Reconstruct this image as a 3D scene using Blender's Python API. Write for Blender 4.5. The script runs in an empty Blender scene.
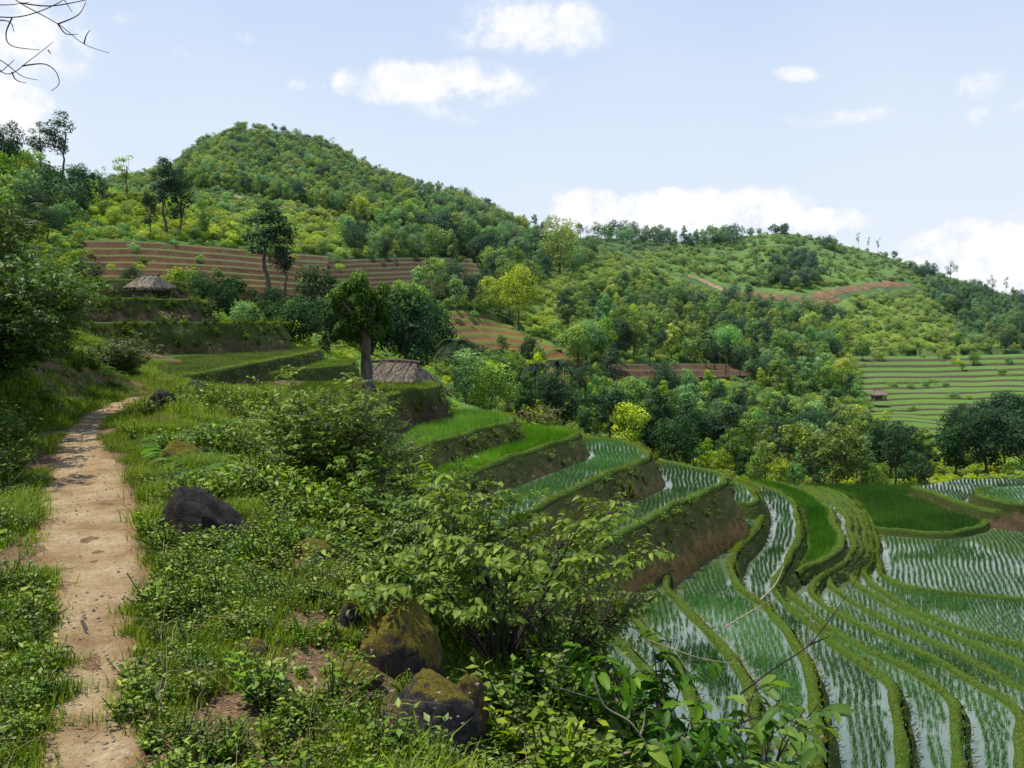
import bpy, math, random
import numpy as np
from mathutils import Vector, Quaternion, geometry as mgeo
rng = np.random.default_rng(7)
random.seed(7)
PI = math.pi
SC = bpy.context.scene
COL = SC.collection
# ------------------------------------------------------------------ camera maths
FPX = 924.0
PITCH = math.atan(64 / FPX)
CAMZ = 1.6
cp, sp = math.cos(PITCH), math.sin(PITCH)

def ray(px, py):
    u = (np.asarray(px, float) - 512) / FPX
    v = (384 - np.asarray(py, float)) / FPX
    return u, cp + v * sp, -sp + v * cp          # x, y, z of the ray

def onplane(px, py, z):                           # point of a level surface seen at a pixel
    x, y, k = ray(px, py)
    t = (z - CAMZ) / k
    return np.stack([x * t, y * t], -1)

def atY(px, py, Y):
    x, y, k = ray(px, py)
    t = Y / y
    return np.stack([x * t, np.asarray(Y) + 0 * t, CAMZ + k * t], -1)

def project(x, y, z):
    dz = z - CAMZ
    f = y * cp - dz * sp
    up = y * sp + dz * cp
    return 512 + FPX * x / f, 384 - FPX * up / f

# ------------------------------------------------------------------ noise
def vnoise(x, y, seed=0):
    x = np.asarray(x, float); y = np.asarray(y, float)
    xi = np.floor(x).astype(np.int64); yi = np.floor(y).astype(np.int64)
    xf = x - xi; yf = y - yi
    def h(a, b):
        n = (a * 374761393 + b * 668265263 + seed * 1442695041) & 0xffffffff
        n = ((n ^ (n >> 13)) * 1274126177) & 0xffffffff
        return ((n ^ (n >> 16)) & 0xffff) / 65535.0
    u = xf * xf * (3 - 2 * xf); v = yf * yf * (3 - 2 * yf)
    return (h(xi, yi) * (1 - u) + h(xi + 1, yi) * u) * (1 - v) + (h(xi, yi + 1) * (1 - u) + h(xi + 1, yi + 1) * u) * v

def fbm(x, y, seed=0, o=4):
    s = 0; a = 0.5; f = 1
    for i in range(o):
        s = s + a * (vnoise(x * f, y * f, seed + i) - 0.5); a *= 0.5; f *= 2.03
    return s

def sstep(a, b, x):
    t = np.clip((x - a) / (b - a), 0, 1)
    return t * t * (3 - 2 * t)

def inpoly(x, y, P):
    x = np.asarray(x); y = np.asarray(y); r = np.zeros(x.shape, bool)
    n = len(P); j = n - 1
    for i in range(n):
        xi, yi = P[i]; xj, yj = P[j]
        if yi != yj:
            r ^= ((yi > y) != (yj > y)) & (x < (xj - xi) * (y - yi) / (yj - yi) + xi)
        j = i
    return r

def smooth(P, step, closed=False):                # Catmull-Rom then resample by length
    P = np.asarray(P, float)
    Q = []
    n = len(P)
    for i in range(n - 1):
        p0 = P[max(i - 1, 0)]; p1 = P[i]; p2 = P[i + 1]; p3 = P[min(i + 2, n - 1)]
        for t in np.linspace(0, 1, 14, endpoint=False):
            Q.append(0.5 * (2 * p1 + (p2 - p0) * t + (2 * p0 - 5 * p1 + 4 * p2 - p3) * t * t + (3 * p1 - p0 - 3 * p2 + p3) * t ** 3))
    Q.append(P[-1]); Q = np.array(Q)
    d = np.r_[0, np.cumsum(np.linalg.norm(np.diff(Q, axis=0), axis=1))]
    m = max(2, int(d[-1] / step) + 1)
    s = np.linspace(0, d[-1], m)
    return np.stack([np.interp(s, d, Q[:, k]) for k in range(Q.shape[1])], -1)

# ------------------------------------------------------------------ mesh accumulator
class Acc:
    def __init__(s):
        s.V = []; s.F = {3: [], 4: []}; s.A = {3: [], 4: []}; s.M = {3: [], 4: []}; s.n = 0
    def add(s, V, F, var=0.5, mat=0):
        V = np.asarray(V, float).reshape(-1, 3); F = np.asarray(F, np.int64)
        k = F.shape[1]
        s.V.append(V); s.F[k].append(F + s.n)
        s.A[k].append(np.broadcast_to(np.asarray(var, float), (len(F),)))
        s.M[k].append(np.broadcast_to(np.asarray(mat, int), (len(F),)))
        s.n += len(V)
    def tube(s, P, R, sides=6, var=0.5, mat=0, cap=True):
        P = np.asarray(P, float); R = np.broadcast_to(np.asarray(R, float), (len(P),))
        T = np.gradient(P, axis=0); T /= np.linalg.norm(T, axis=1)[:, None] + 1e-9
        ref = np.array([0.31, 0.95, 0.05]) if abs(T[0][2]) > 0.6 else np.array([0.05, 0.1, 0.99])
        A = np.cross(T, ref); A /= np.linalg.norm(A, axis=1)[:, None] + 1e-9
        B = np.cross(T, A)
        th = np.linspace(0, 2 * PI, sides, endpoint=False)
        V = P[:, None] + R[:, None, None] * (np.cos(th)[None, :, None] * A[:, None] + np.sin(th)[None, :, None] * B[:, None])
        n = len(P); i = np.arange(n - 1)[:, None] * sides; j = np.arange(sides)[None]; j2 = (j + 1) % sides
        F = np.stack([i + j, i + j2, i + sides + j2, i + sides + j], -1).reshape(-1, 4)
        s.add(V.reshape(-1, 3), F, var, mat)
    def leaves(s, P, D, N, L, W, var=0.5, mat=0, fold=0.15, at=0.42):
        P = np.asarray(P, float); n = len(P)
        D = D / (np.linalg.norm(D, axis=1)[:, None] + 1e-9)
        S = np.cross(D, N); S /= np.linalg.norm(S, axis=1)[:, None] + 1e-9
        N2 = np.cross(S, D)
        L = np.broadcast_to(L, (n,))[:, None]; W = np.broadcast_to(W, (n,))[:, None]
        m = P + D * L * at
        V = np.stack([P, m + S * W * .5 + N2 * W * fold, P + D * L, m - S * W * .5 + N2 * W * fold], 1).reshape(-1, 3)
        b = np.arange(n)[:, None] * 4
        F = np.concatenate([b + [[0, 1, 2]], b + [[0, 2, 3]]], 1).reshape(-1, 3)
        s.add(V, F, np.repeat(np.broadcast_to(var, (n,)), 2), mat)
    def mesh(s, name, mats, smooth_=False):
        me = bpy.data.meshes.new(name)
        if s.n == 0: return me
        V = np.concatenate(s.V)
        Fs = []; tot = []; A = []; M = []
        for k in (3, 4):
            if s.F[k]:
                f = np.concatenate(s.F[k]); Fs.append(f.ravel()); tot.append(np.full(len(f), k)); A.append(np.concatenate(s.A[k])); M.append(np.concatenate(s.M[k]))
        L = np.concatenate(Fs); tot = np.concatenate(tot); A = np.concatenate(A); M = np.concatenate(M)
        me.vertices.add(len(V)); me.vertices.foreach_set('co', V.astype(np.float32).ravel())
        me.loops.add(len(L)); me.loops.foreach_set('vertex_index', L.astype(np.int32))
        me.polygons.add(len(tot))
        me.polygons.foreach_set('loop_start', np.r_[0, np.cumsum(tot)[:-1]].astype(np.int32))
        me.polygons.foreach_set('material_index', M.astype(np.int32))
        me.update(calc_edges=True)
        a = me.attributes.new('var', 'FLOAT', 'FACE'); a.data.foreach_set('value', A.astype(np.float32))
        for m in (mats if isinstance(mats, (list, tuple)) else [mats]): me.materials.append(m)
        if smooth_: me.polygons.foreach_set('use_smooth', np.ones(len(tot), bool))
        return me

def link(name, me, parent=None, loc=None):
    o = bpy.data.objects.new(name, me); COL.objects.link(o)
    if parent: o.parent = parent
    if loc is not None: o.location = loc
    return o

def tag(o, label=None, cat=None, group=None, kind=None):
    if label: o['label'] = label
    if cat: o['category'] = cat
    if group: o['group'] = group
    if kind: o['kind'] = kind
    return o

def empty(name, loc=(0, 0, 0), rz=0, label=None, cat=None, group=None):
    o = bpy.data.objects.new(name, None); COL.objects.link(o)
    o.location = loc; o.rotation_euler = (0, 0, rz); o.empty_display_size = .2
    return tag(o, label, cat, group)

def setcol(me, name, C):                          # per-vertex colour
    a = me.attributes.new(name, 'FLOAT_COLOR', 'POINT')
    C = np.asarray(C, np.float32)
    if C.shape[1] == 3: C = np.c_[C, np.ones(len(C), np.float32)]
    a.data.foreach_set('color', C.astype(np.float32).ravel())

# ------------------------------------------------------------------ materials
class NT:
    def __init__(s, name):
        s.m = bpy.data.materials.new(name); s.m.use_nodes = True
        s.t = s.m.node_tree; s.t.nodes.clear()
        s.out = s.n('ShaderNodeOutputMaterial')
    def n(s, k, **kw):
        x = s.t.nodes.new(k)
        for a, b in kw.items():
            setattr(x, a, b)
        return x
    def l(s, a, b): s.t.links.new(a, b)
    def attr(s, nm, vec=False):
        x = s.n('ShaderNodeAttribute'); x.attribute_name = nm
        return x.outputs['Color' if vec else 'Fac']
    def pos(s): return s.n('ShaderNodeNewGeometry').outputs['Position']
    def noise(s, sc, det=4, vec=None, rough=.55, dist=0):
        x = s.n('ShaderNodeTexNoise'); x.inputs['Scale'].default_value = sc; x.inputs['Detail'].default_value = det
        x.inputs['Roughness'].default_value = rough; x.inputs['Distortion'].default_value = dist
        s.l(vec if vec is not None else s.pos(), x.inputs['Vector']); return x.outputs['Fac']
    def ramp(s, f, stops):
        x = s.n('ShaderNodeValToRGB'); e = x.color_ramp.elements
        while len(e) < len(stops): e.new(.5)
        for i, (p, c) in enumerate(stops):
            e[i].position = p; e[i].color = (c[0], c[1], c[2], 1)
        s.l(f, x.inputs[0]); return x.outputs[0]
    def mix(s, f, a, b, bt='MIX'):
        x = s.n('ShaderNodeMix', data_type='RGBA', blend_type=bt)
        for i, v in ((0, f), (6, a), (7, b)):
            if hasattr(v, 'links') or isinstance(v, bpy.types.NodeSocket): s.l(v, x.inputs[i])
            elif i == 0: x.inputs[0].default_value = v
            else: x.inputs[i].default_value = (*v[:3], 1)
        return x.outputs[2]
    def math(s, op, a, b=0, c=0):
        x = s.n('ShaderNodeMath', operation=op)
        for i, v in enumerate((a, b, c)):
            if isinstance(v, bpy.types.NodeSocket): s.l(v, x.inputs[i])
            else: x.inputs[i].default_value = v
        return x.outputs[0]
    def maprange(s, v, a, b, c=0, d=1):
        x = s.n('ShaderNodeMapRange'); s.l(v, x.inputs[0])
        for i, q in enumerate((a, b, c, d)): x.inputs[i + 1].default_value = q
        return x.outputs[0]
    def bump(s, h, st, d=.05):
        x = s.n('ShaderNodeBump'); x.inputs['Strength'].default_value = st; x.inputs['Distance'].default_value = d
        s.l(h, x.inputs['Height']); return x.outputs[0]
    def sepY(s):
        x = s.n('ShaderNodeSeparateXYZ'); s.l(s.pos(), x.inputs[0]); return x.outputs[1]
    def surf(s, col, rough=.8, spec=.3, normal=None, trans=0, trcol=None):
        b = s.n('ShaderNodeBsdfPrincipled'); s.l(col, b.inputs['Base Color'])
        if isinstance(rough, bpy.types.NodeSocket): s.l(rough, b.inputs['Roughness'])
        else: b.inputs['Roughness'].default_value = rough
        b.inputs['Specular IOR Level'].default_value = spec
        if normal is not None: s.l(normal, b.inputs['Normal'])
        o = b.outputs[0]
        if trans > 0:
            t = s.n('ShaderNodeBsdfTranslucent'); s.l(trcol if trcol is not None else col, t.inputs[0])
            mx = s.n('ShaderNodeMixShader'); mx.inputs[0].default_value = trans
            s.l(o, mx.inputs[1]); s.l(t.outputs[0], mx.inputs[2]); o = mx.outputs[0]
        s.l(o, s.out.inputs[0]); return s.m

HAZE = (0.19, 0.29, 0.27)  # distance haze painted into base colours as a blue-green tint
def leafmat(name, dark, mid, light, rough=.6, spec=.15, trans=.3, hue=.02, haze=True):
    n = NT(name)
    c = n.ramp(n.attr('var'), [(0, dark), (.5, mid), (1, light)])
    oi = n.n('ShaderNodeObjectInfo').outputs['Random']
    h = n.n('ShaderNodeHueSaturation')
    n.l(n.maprange(oi, 0, 1, .5 - hue, .5 + hue), h.inputs['Hue'])
    r2 = n.math('FRACT', n.math('MULTIPLY', oi, 7.31))
    n.l(n.maprange(r2, 0, 1, .7, 1.35), h.inputs['Value'])
    n.l(n.maprange(n.math('FRACT', n.math('MULTIPLY', oi, 13.7)), 0, 1, .85, 1.1), h.inputs['Saturation'])
    n.l(c, h.inputs['Color'])
    col = h.outputs[0]
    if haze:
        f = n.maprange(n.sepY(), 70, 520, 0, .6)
        col = n.mix(f, col, HAZE)  # aerial haze put into the leaf colour, growing with world Y
    tr = n.mix(1.0, col, (1.25, 1.3, .55), 'MULTIPLY')
    return n.surf(col, rough, spec, None, trans, tr)

def barkmat(name, a, b, sc=9):
    n = NT(name)
    x = n.n('ShaderNodeMapping'); x.inputs['Scale'].default_value = (1, 1, .25); n.l(n.pos(), x.inputs[0])
    f = n.noise(sc, 6, x.outputs[0], .65)
    return n.surf(n.ramp(f, [(.3, a), (.7, b)]), .9, .2, n.bump(f, .8, .04))

M = {}
M['bark'] = barkmat('bark', (.045, .035, .028), (.16, .14, .115))
M['bark_pale'] = barkmat('pale_bark', (.04, .03, .024), (.17, .14, .11), 6)
M['twig'] = barkmat('dark_twig', (.03, .022, .018), (.08, .06, .045))
M['straw_stem'] = barkmat('dry_stem', (.25, .2, .12), (.5, .43, .3))
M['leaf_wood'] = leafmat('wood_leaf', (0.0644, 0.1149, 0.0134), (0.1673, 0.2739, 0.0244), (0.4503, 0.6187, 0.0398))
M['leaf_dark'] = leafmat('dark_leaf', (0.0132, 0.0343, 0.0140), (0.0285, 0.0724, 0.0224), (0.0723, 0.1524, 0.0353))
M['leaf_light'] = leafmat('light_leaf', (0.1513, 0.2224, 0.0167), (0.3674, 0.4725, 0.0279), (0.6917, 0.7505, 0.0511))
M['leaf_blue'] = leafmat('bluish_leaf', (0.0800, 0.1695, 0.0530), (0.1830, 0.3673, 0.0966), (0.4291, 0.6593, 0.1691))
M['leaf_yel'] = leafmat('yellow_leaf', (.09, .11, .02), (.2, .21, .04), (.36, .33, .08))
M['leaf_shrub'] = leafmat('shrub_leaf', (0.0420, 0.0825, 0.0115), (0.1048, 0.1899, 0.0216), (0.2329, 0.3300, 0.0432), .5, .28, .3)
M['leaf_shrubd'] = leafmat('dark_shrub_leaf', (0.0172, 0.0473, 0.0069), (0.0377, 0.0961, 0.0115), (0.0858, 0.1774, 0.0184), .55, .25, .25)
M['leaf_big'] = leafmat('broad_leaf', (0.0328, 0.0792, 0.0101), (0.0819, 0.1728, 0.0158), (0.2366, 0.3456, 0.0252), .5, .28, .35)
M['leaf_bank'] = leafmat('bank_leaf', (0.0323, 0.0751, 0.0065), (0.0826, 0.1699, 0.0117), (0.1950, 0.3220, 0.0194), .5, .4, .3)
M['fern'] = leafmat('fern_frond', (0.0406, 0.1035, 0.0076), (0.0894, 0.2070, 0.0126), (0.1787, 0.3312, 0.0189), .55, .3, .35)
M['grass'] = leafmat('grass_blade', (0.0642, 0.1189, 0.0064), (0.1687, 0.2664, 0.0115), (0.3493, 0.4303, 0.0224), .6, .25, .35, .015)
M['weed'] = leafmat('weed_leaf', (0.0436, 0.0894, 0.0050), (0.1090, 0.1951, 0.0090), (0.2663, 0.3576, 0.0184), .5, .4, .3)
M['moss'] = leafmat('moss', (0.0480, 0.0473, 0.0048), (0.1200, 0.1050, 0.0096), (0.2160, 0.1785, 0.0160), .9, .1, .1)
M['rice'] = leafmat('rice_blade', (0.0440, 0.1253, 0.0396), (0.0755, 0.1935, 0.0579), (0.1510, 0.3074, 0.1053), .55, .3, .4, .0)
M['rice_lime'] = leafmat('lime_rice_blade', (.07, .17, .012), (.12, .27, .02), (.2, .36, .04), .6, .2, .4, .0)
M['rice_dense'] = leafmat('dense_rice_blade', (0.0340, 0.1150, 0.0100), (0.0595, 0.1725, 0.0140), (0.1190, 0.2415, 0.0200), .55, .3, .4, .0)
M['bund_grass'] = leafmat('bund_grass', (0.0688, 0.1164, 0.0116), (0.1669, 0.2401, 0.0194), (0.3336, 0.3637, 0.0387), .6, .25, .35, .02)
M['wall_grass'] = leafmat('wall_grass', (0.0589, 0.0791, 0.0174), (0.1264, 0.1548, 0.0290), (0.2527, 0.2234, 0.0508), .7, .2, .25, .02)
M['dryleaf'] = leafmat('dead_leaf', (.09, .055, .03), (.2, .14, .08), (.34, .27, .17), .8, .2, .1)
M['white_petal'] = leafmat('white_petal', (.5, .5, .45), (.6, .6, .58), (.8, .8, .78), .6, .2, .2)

def m_path():
    n = NT('path_soil')
    a = n.noise(2.2, 6, None, .62); b = n.noise(34, 5, None, .7)
    c = n.ramp(a, [(.28, (.24, .15, .07)), (.5, (.45, .33, .175)), (.72, (.60, .49, .30))])
    c = n.mix(n.maprange(b, .35, .7, 0, .6), c, (.17, .1, .05))
    c = n.mix(n.maprange(n.attr('var'), .45, 1., 0, .75), c, n.ramp(b, [(.3, (.15, .075, .035)), (.7, (.36, .2, .1))]))
    v = n.n('ShaderNodeTexVoronoi'); v.inputs['Scale'].default_value = 60; n.l(n.pos(), v.inputs['Vector'])
    c = n.mix(n.maprange(v.outputs['Distance'], .0, .18, .45, 0), c, (.55, .45, .33))
    return n.surf(c, .95, .1, n.bump(n.math('ADD', b, n.math('MULTIPLY', a, 1.5)), .9, .03))
M['path'] = m_path()

def m_ground():
    n = NT('ground_soil')
    a = n.noise(1.7, 6, None, .6); b = n.noise(22, 5, None, .7)
    g = n.ramp(b, [(.3, (.016, .034, .008)), (.55, (.035, .07, .014)), (.75, (.08, .085, .03))])
    s = n.ramp(b, [(.3, (.07, .04, .02)), (.7, (.24, .15, .08))])
    s = n.mix(n.maprange(n.noise(60, 4, None, .7), .5, .62, 0, .75), s, (.42, .3, .18))
    c = n.mix(n.math('MAXIMUM', n.maprange(a, .40, .52, 0, 1), n.attr('var')), g, s)
    return n.surf(c, .95, .1, n.bump(b, .8, .04))
M['ground'] = m_ground()

def m_hills():
    n = NT('hill_ground')
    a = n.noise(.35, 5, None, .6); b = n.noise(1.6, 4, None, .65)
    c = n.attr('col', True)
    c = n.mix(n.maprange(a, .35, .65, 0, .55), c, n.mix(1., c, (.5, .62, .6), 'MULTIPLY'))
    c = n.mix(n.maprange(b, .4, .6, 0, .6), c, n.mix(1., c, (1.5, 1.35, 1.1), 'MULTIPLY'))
    c = n.mix(n.maprange(n.sepY(), 60, 560, 0, .25), c, HAZE)  # far slopes get the same painted haze in their colour
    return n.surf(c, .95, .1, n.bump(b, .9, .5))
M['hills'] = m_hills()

def m_earth(name, green, brown, haze=True, base=.45, bs=2.2):
    n = NT(name)
    a = n.noise(bs, 6, None, .65); b = n.noise(bs * 7, 4, None, .7)
    t = n.attr('var')
    gc = n.ramp(b, [(.3, tuple(q * .5 for q in green)), (.7, tuple(q * 1.3 for q in green))])
    bc = n.ramp(a, [(.3, tuple(q * .45 for q in brown)), (.75, tuple(q * 1.2 for q in brown))])
    f = n.maprange(n.math('ADD', t, n.math('MULTIPLY', n.math('SUBTRACT', a, .5), 1.6)), base, base + .3, 0, 1)
    c = n.mix(f, gc, bc)
    if haze: c = n.mix(n.maprange(n.sepY(), 60, 560, 0, .22), c, HAZE)  # distance haze blended into the earth colour along world Y
    return n.surf(c, .95, .1, n.bump(n.math('ADD', a, b), .9, .12))
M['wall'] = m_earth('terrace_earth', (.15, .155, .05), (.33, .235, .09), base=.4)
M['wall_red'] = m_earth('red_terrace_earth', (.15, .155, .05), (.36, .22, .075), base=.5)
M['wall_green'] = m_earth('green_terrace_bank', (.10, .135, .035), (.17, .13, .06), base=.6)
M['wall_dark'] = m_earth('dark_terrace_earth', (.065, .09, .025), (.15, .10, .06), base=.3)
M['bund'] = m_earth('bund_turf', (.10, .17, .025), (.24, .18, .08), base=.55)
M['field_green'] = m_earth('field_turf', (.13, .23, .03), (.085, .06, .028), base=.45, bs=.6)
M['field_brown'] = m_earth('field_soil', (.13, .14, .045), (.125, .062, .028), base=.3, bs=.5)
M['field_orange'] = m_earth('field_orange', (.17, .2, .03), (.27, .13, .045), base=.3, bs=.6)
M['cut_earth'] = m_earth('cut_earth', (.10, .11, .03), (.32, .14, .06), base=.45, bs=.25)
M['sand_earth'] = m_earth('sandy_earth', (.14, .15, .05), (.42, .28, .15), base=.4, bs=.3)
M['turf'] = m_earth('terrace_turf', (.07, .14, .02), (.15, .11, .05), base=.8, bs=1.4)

def m_water():
    n = NT('paddy_water')
    f = n.noise(.25, 3, None, .5); b = n.noise(3, 3, None, .6)
    c = n.ramp(f, [(.35, (.09, .13, .06)), (.65, (.15, .2, .11))])
    p = n.n('ShaderNodeBsdfPrincipled'); n.l(c, p.inputs['Base Color'])
    p.inputs['Roughness'].default_value = .06; p.inputs['IOR'].default_value = 2.0
    p.inputs['Specular IOR Level'].default_value = .9
    n.l(n.bump(b, .06, .02), p.inputs['Normal'])
    n.l(p.outputs[0], n.out.inputs[0]); return n.m
M['water'] = m_water()

def m_rock(name, a, b, moss=0.0):
    n = NT(name)
    f = n.noise(13, 9, None, .72, .9); g = n.noise(75, 4, None, .7)
    c = n.ramp(f, [(.36, a), (.64, b)])
    c = n.mix(n.maprange(g, .6, .74, 0, .6), c, tuple(min(1, q * 2.6) for q in b))
    if moss:
        ge = n.n('ShaderNodeNewGeometry'); sx = n.n('ShaderNodeSeparateXYZ'); n.l(ge.outputs['Normal'], sx.inputs[0])
        m = n.maprange(n.math('ADD', sx.outputs[2], n.math('MULTIPLY', n.math('SUBTRACT', f, .5), 2.)), .9 - moss, 1.1 - moss, 0, 1)
        c = n.mix(m, c, n.ramp(g, [(.3, (.07, .06, .006)), (.7, (.27, .22, .02))]))
    return n.surf(c, .85, .3, n.bump(n.math('ADD', f, n.math('MULTIPLY', g, .4)), 1., .05))
M['pebble'] = m_rock('pebble', (.24, .18, .12), (.5, .43, .33))
M['rock_dark'] = m_rock('dark_rock', (.010, .009, .009), (.06, .05, .045))
M['rock_moss'] = m_rock('mossy_rock', (.03, .022, .018), (.12, .09, .075), .8)
M['rock_lichen'] = m_rock('lichen_rock', (.022, .017, .016), (.12, .10, .095), .38)
M['rock_rust'] = m_rock('rusty_rock', (.035, .02, .013), (.13, .07, .035), .55)

def m_thatch():
    n = NT('thatch')
    oi = n.attr('var')
    c = n.ramp(oi, [(0, (.07, .055, .04)), (.5, (.19, .155, .115)), (1, (.40, .34, .26))])
    return n.surf(c, .9, .15)
M['thatch'] = m_thatch()

# ------------------------------------------------------------------ far terrain
CO = [-350, 0, 100, 200, 300, 400, 500, 600, 700, 800, 900, 1000, 1350]
RINGS = [
 (52, CO, [292,316,330,345,372,410,480,560,640,640,640,640,640]),
 (60, CO, [285,312,322,332,350,395,452,535,590,600,600,600,600]),
 (80, CO, [260,298,308,320,338,385,435,472,505,524,524,524,524]),
 (95, CO, [240,283,300,310,326,378,425,458,482,495,494,492,488]),
 (120,CO, [215,260,290,296,310,362,405,435,462,478,478,475,470]),
 (150,CO, [165,212,240,246,270,335,372,405,440,455,458,455,450]),
 (180,CO, [135,178,218,235,258,300,345,375,410,435,440,435,430]),
 (205,CO, [110,156,193,218,245,280,325,352,385,412,420,415,410]),
 (250,CO, [140,172,205,222,238,262,300,330,355,380,392,388,380]),
 (310,CO, [180,186,195,205,214,232,268,295,318,340,350,352,345]),
 (380,CO, [210,195,185,172,180,208,242,262,285,302,314,330,325]),
 (450,[-350,0,150,180,205,240,280,330,380,430,480,520,560,620,700,740,780,830,870,920,980,1024,1350],
      [225,190,175,165,150,137,143,155,181,195,210,229,238,243,250,254,252,264,270,280,294,302,310]),
 (495,[-350,0,150,205,240,300,380,480,520,560,620,700,740,780,820,870,900,930,980,1024,1350],
      [250,215,190,170,155,165,195,222,232,239,240,243,236,233,239,253,262,272,288,300,308]),
 (580,CO, [290,290,290,290,290,290,300,300,300,300,305,310,315]),
 (750,CO, [315]*13),
 (1200,CO,[319]*13),
 (4000,CO,[320.8]*13),
]
RY = np.array([r[0] for r in RINGS], float)
def hill_row(px, Y):
    px = np.asarray(px, float); Y = np.asarray(Y, float)
    rows = np.stack([np.interp(px, r[1], r[2]) for r in RINGS])       # rings x n
    lY = np.log(np.clip(Y, RY[0], RY[-1])); L = np.log(RY)
    k = np.clip(np.searchsorted(L, lY, side='right') - 1, 0, len(L) - 2)
    t = (lY - L[k]) / (L[k + 1] - L[k])
    n = np.arange(len(px))
    return rows[k, n] * (1 - t) + rows[k + 1, n] * t
def hill_h(x, Y):
    x = np.asarray(x, float).ravel(); Y = np.asarray(Y, float).ravel()
    px = 512 + FPX * x / Y
    z = CAMZ + Y * (320 - hill_row(px, Y)) / FPX
    far = sstep(55, 120, Y) * (1 - .6 * sstep(380, 450, Y))
    z = z + far * (fbm(x / 22, Y / 22, 3) * 4.5 + fbm(x / 6, Y / 6, 9) * 1.2) * np.clip(Y / 200, .3, 1.3)
    return z
NR = 230
HY = np.exp(np.linspace(math.log(55), math.log(560), 520))
def hit(px, py):                                  # first terrain point seen along pixel rays
    px = np.atleast_1d(np.asarray(px, float)); py = np.atleast_1d(np.asarray(py, float))
    rx, ry, rz = ray(px, py)
    X = (rx / ry)[:, None] * HY[None]; Z = CAMZ + (rz / ry)[:, None] * HY[None]
    H = hill_h(X.ravel(), np.broadcast_to(HY, X.shape).ravel()).reshape(X.shape)
    below = H >= Z
    i = np.argmax(below, 1); ok = below.any(1)
    n = np.arange(len(px))
    i1 = np.maximum(i, 1); a = (Z - H)[n, i1 - 1]; b = (Z - H)[n, i1]
    t = np.where(ok & (i > 0), np.clip(a / (a - b + 1e-9), 0, 1), 0)
    Y = HY[i1 - 1] * (1 - t) + HY[i1] * t
    Y = np.where(i == 0, HY[0], Y)
    x = rx / ry * Y
    return np.stack([x, Y, hill_h(x, Y)], -1), ok

FIELDS = [[(78,296),(325,304),(335,256),(250,248),(82,240)], [(318,302),(508,300),(476,256),(298,258)], [(432,360),(567,354),(505,318),(478,308),(440,308)], [(880,444),(1065,440),(1065,350),(850,353)], [(540,388),(610,380),(586,350),(538,350)], [(606,382),(770,380),(764,361),(602,362)]]
def make_hills():
    us = np.linspace(-420, 1440, 780)
    Ys = np.r_[np.exp(np.linspace(math.log(53), math.log(600), 420)), 640, 700, 800, 1000, 1400, 2200, 4000]
    PX, YY = np.meshgrid(us, Ys)
    X = (PX - 512) / FPX * YY
    Z = hill_h(X, YY).reshape(X.shape)
    Z = np.where(YY > 620, np.minimum(Z, 1.6 + YY * (320 - 322) / FPX), Z)
    RW = 384 - FPX * (YY * sp + (Z - CAMZ) * cp) / (YY * cp - (Z - CAMZ) * sp)
    for fp in FIELDS:
        Z = np.where(inpoly(PX.ravel(), RW.ravel(), fp).reshape(PX.shape) & (YY < 480), Z - 1.0 - YY / 160, Z)
    V = np.stack([X, YY, Z], -1).reshape(-1, 3)
    r, c = X.shape
    i = np.arange(r - 1)[:, None] * c + np.arange(c - 1)[None]
    F = np.stack([i, i + 1, i + c + 1, i + c], -1).reshape(-1, 4)
    a = Acc(); a.add(V, F)
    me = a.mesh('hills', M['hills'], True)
    px, py = project(V[:, 0], V[:, 1], V[:, 2])
    n1 = fbm(V[:, 0] / 14, V[:, 1] / 14, 21) + .5
    base = np.array([.07, .125, .02])[None] * (.7 + .7 * n1[:, None])
    def paint(poly, col, soft=1):
        nonlocal base
        jit = fbm(V[:, 0] / 5, V[:, 1] / 5, 33) * 14
        m = inpoly(px + jit, py + jit * .6, poly)[:, None]
        base = np.where(m, np.array(col)[None] * (.75 + .5 * n1[:, None]), base)
    vis = V[:, 1] < 600
    paint([(620,262),(700,240),(790,228),(870,250),(905,268),(880,290),(800,295),(740,292),(690,275),(640,272)], (.13,.23,.03))
    paint([(830,300),(905,292),(960,340),(985,372),(900,380),(850,370),(790,350),(800,320)], (.17,.27,.03))
    paint([(520,290),(560,275),(620,262),(680,278),(650,300),(600,300),(560,310),(555,345),(530,360),(515,320)], (.17,.27,.03))
    paint([(180,200),(250,195),(330,220),(400,235),(395,262),(330,262),(240,245),(185,240)], (.10,.17,.035))
    paint([(60,215),(130,205),(230,215),(250,240),(200,246),(90,244)], (.10,.17,.028))
    paint([(570,372),(800,368),(850,410),(800,420),(700,395),(600,385)], (.10,.165,.028))
    paint([(880,425),(930,425),(950,490),(890,500),(860,470)], (.11,.18,.025))
    paint([(840,350),(1060,350),(1060,430),(840,425)], (.09,.15,.025))
    setcol(me, 'col', base)
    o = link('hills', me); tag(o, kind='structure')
make_hills()

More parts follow.
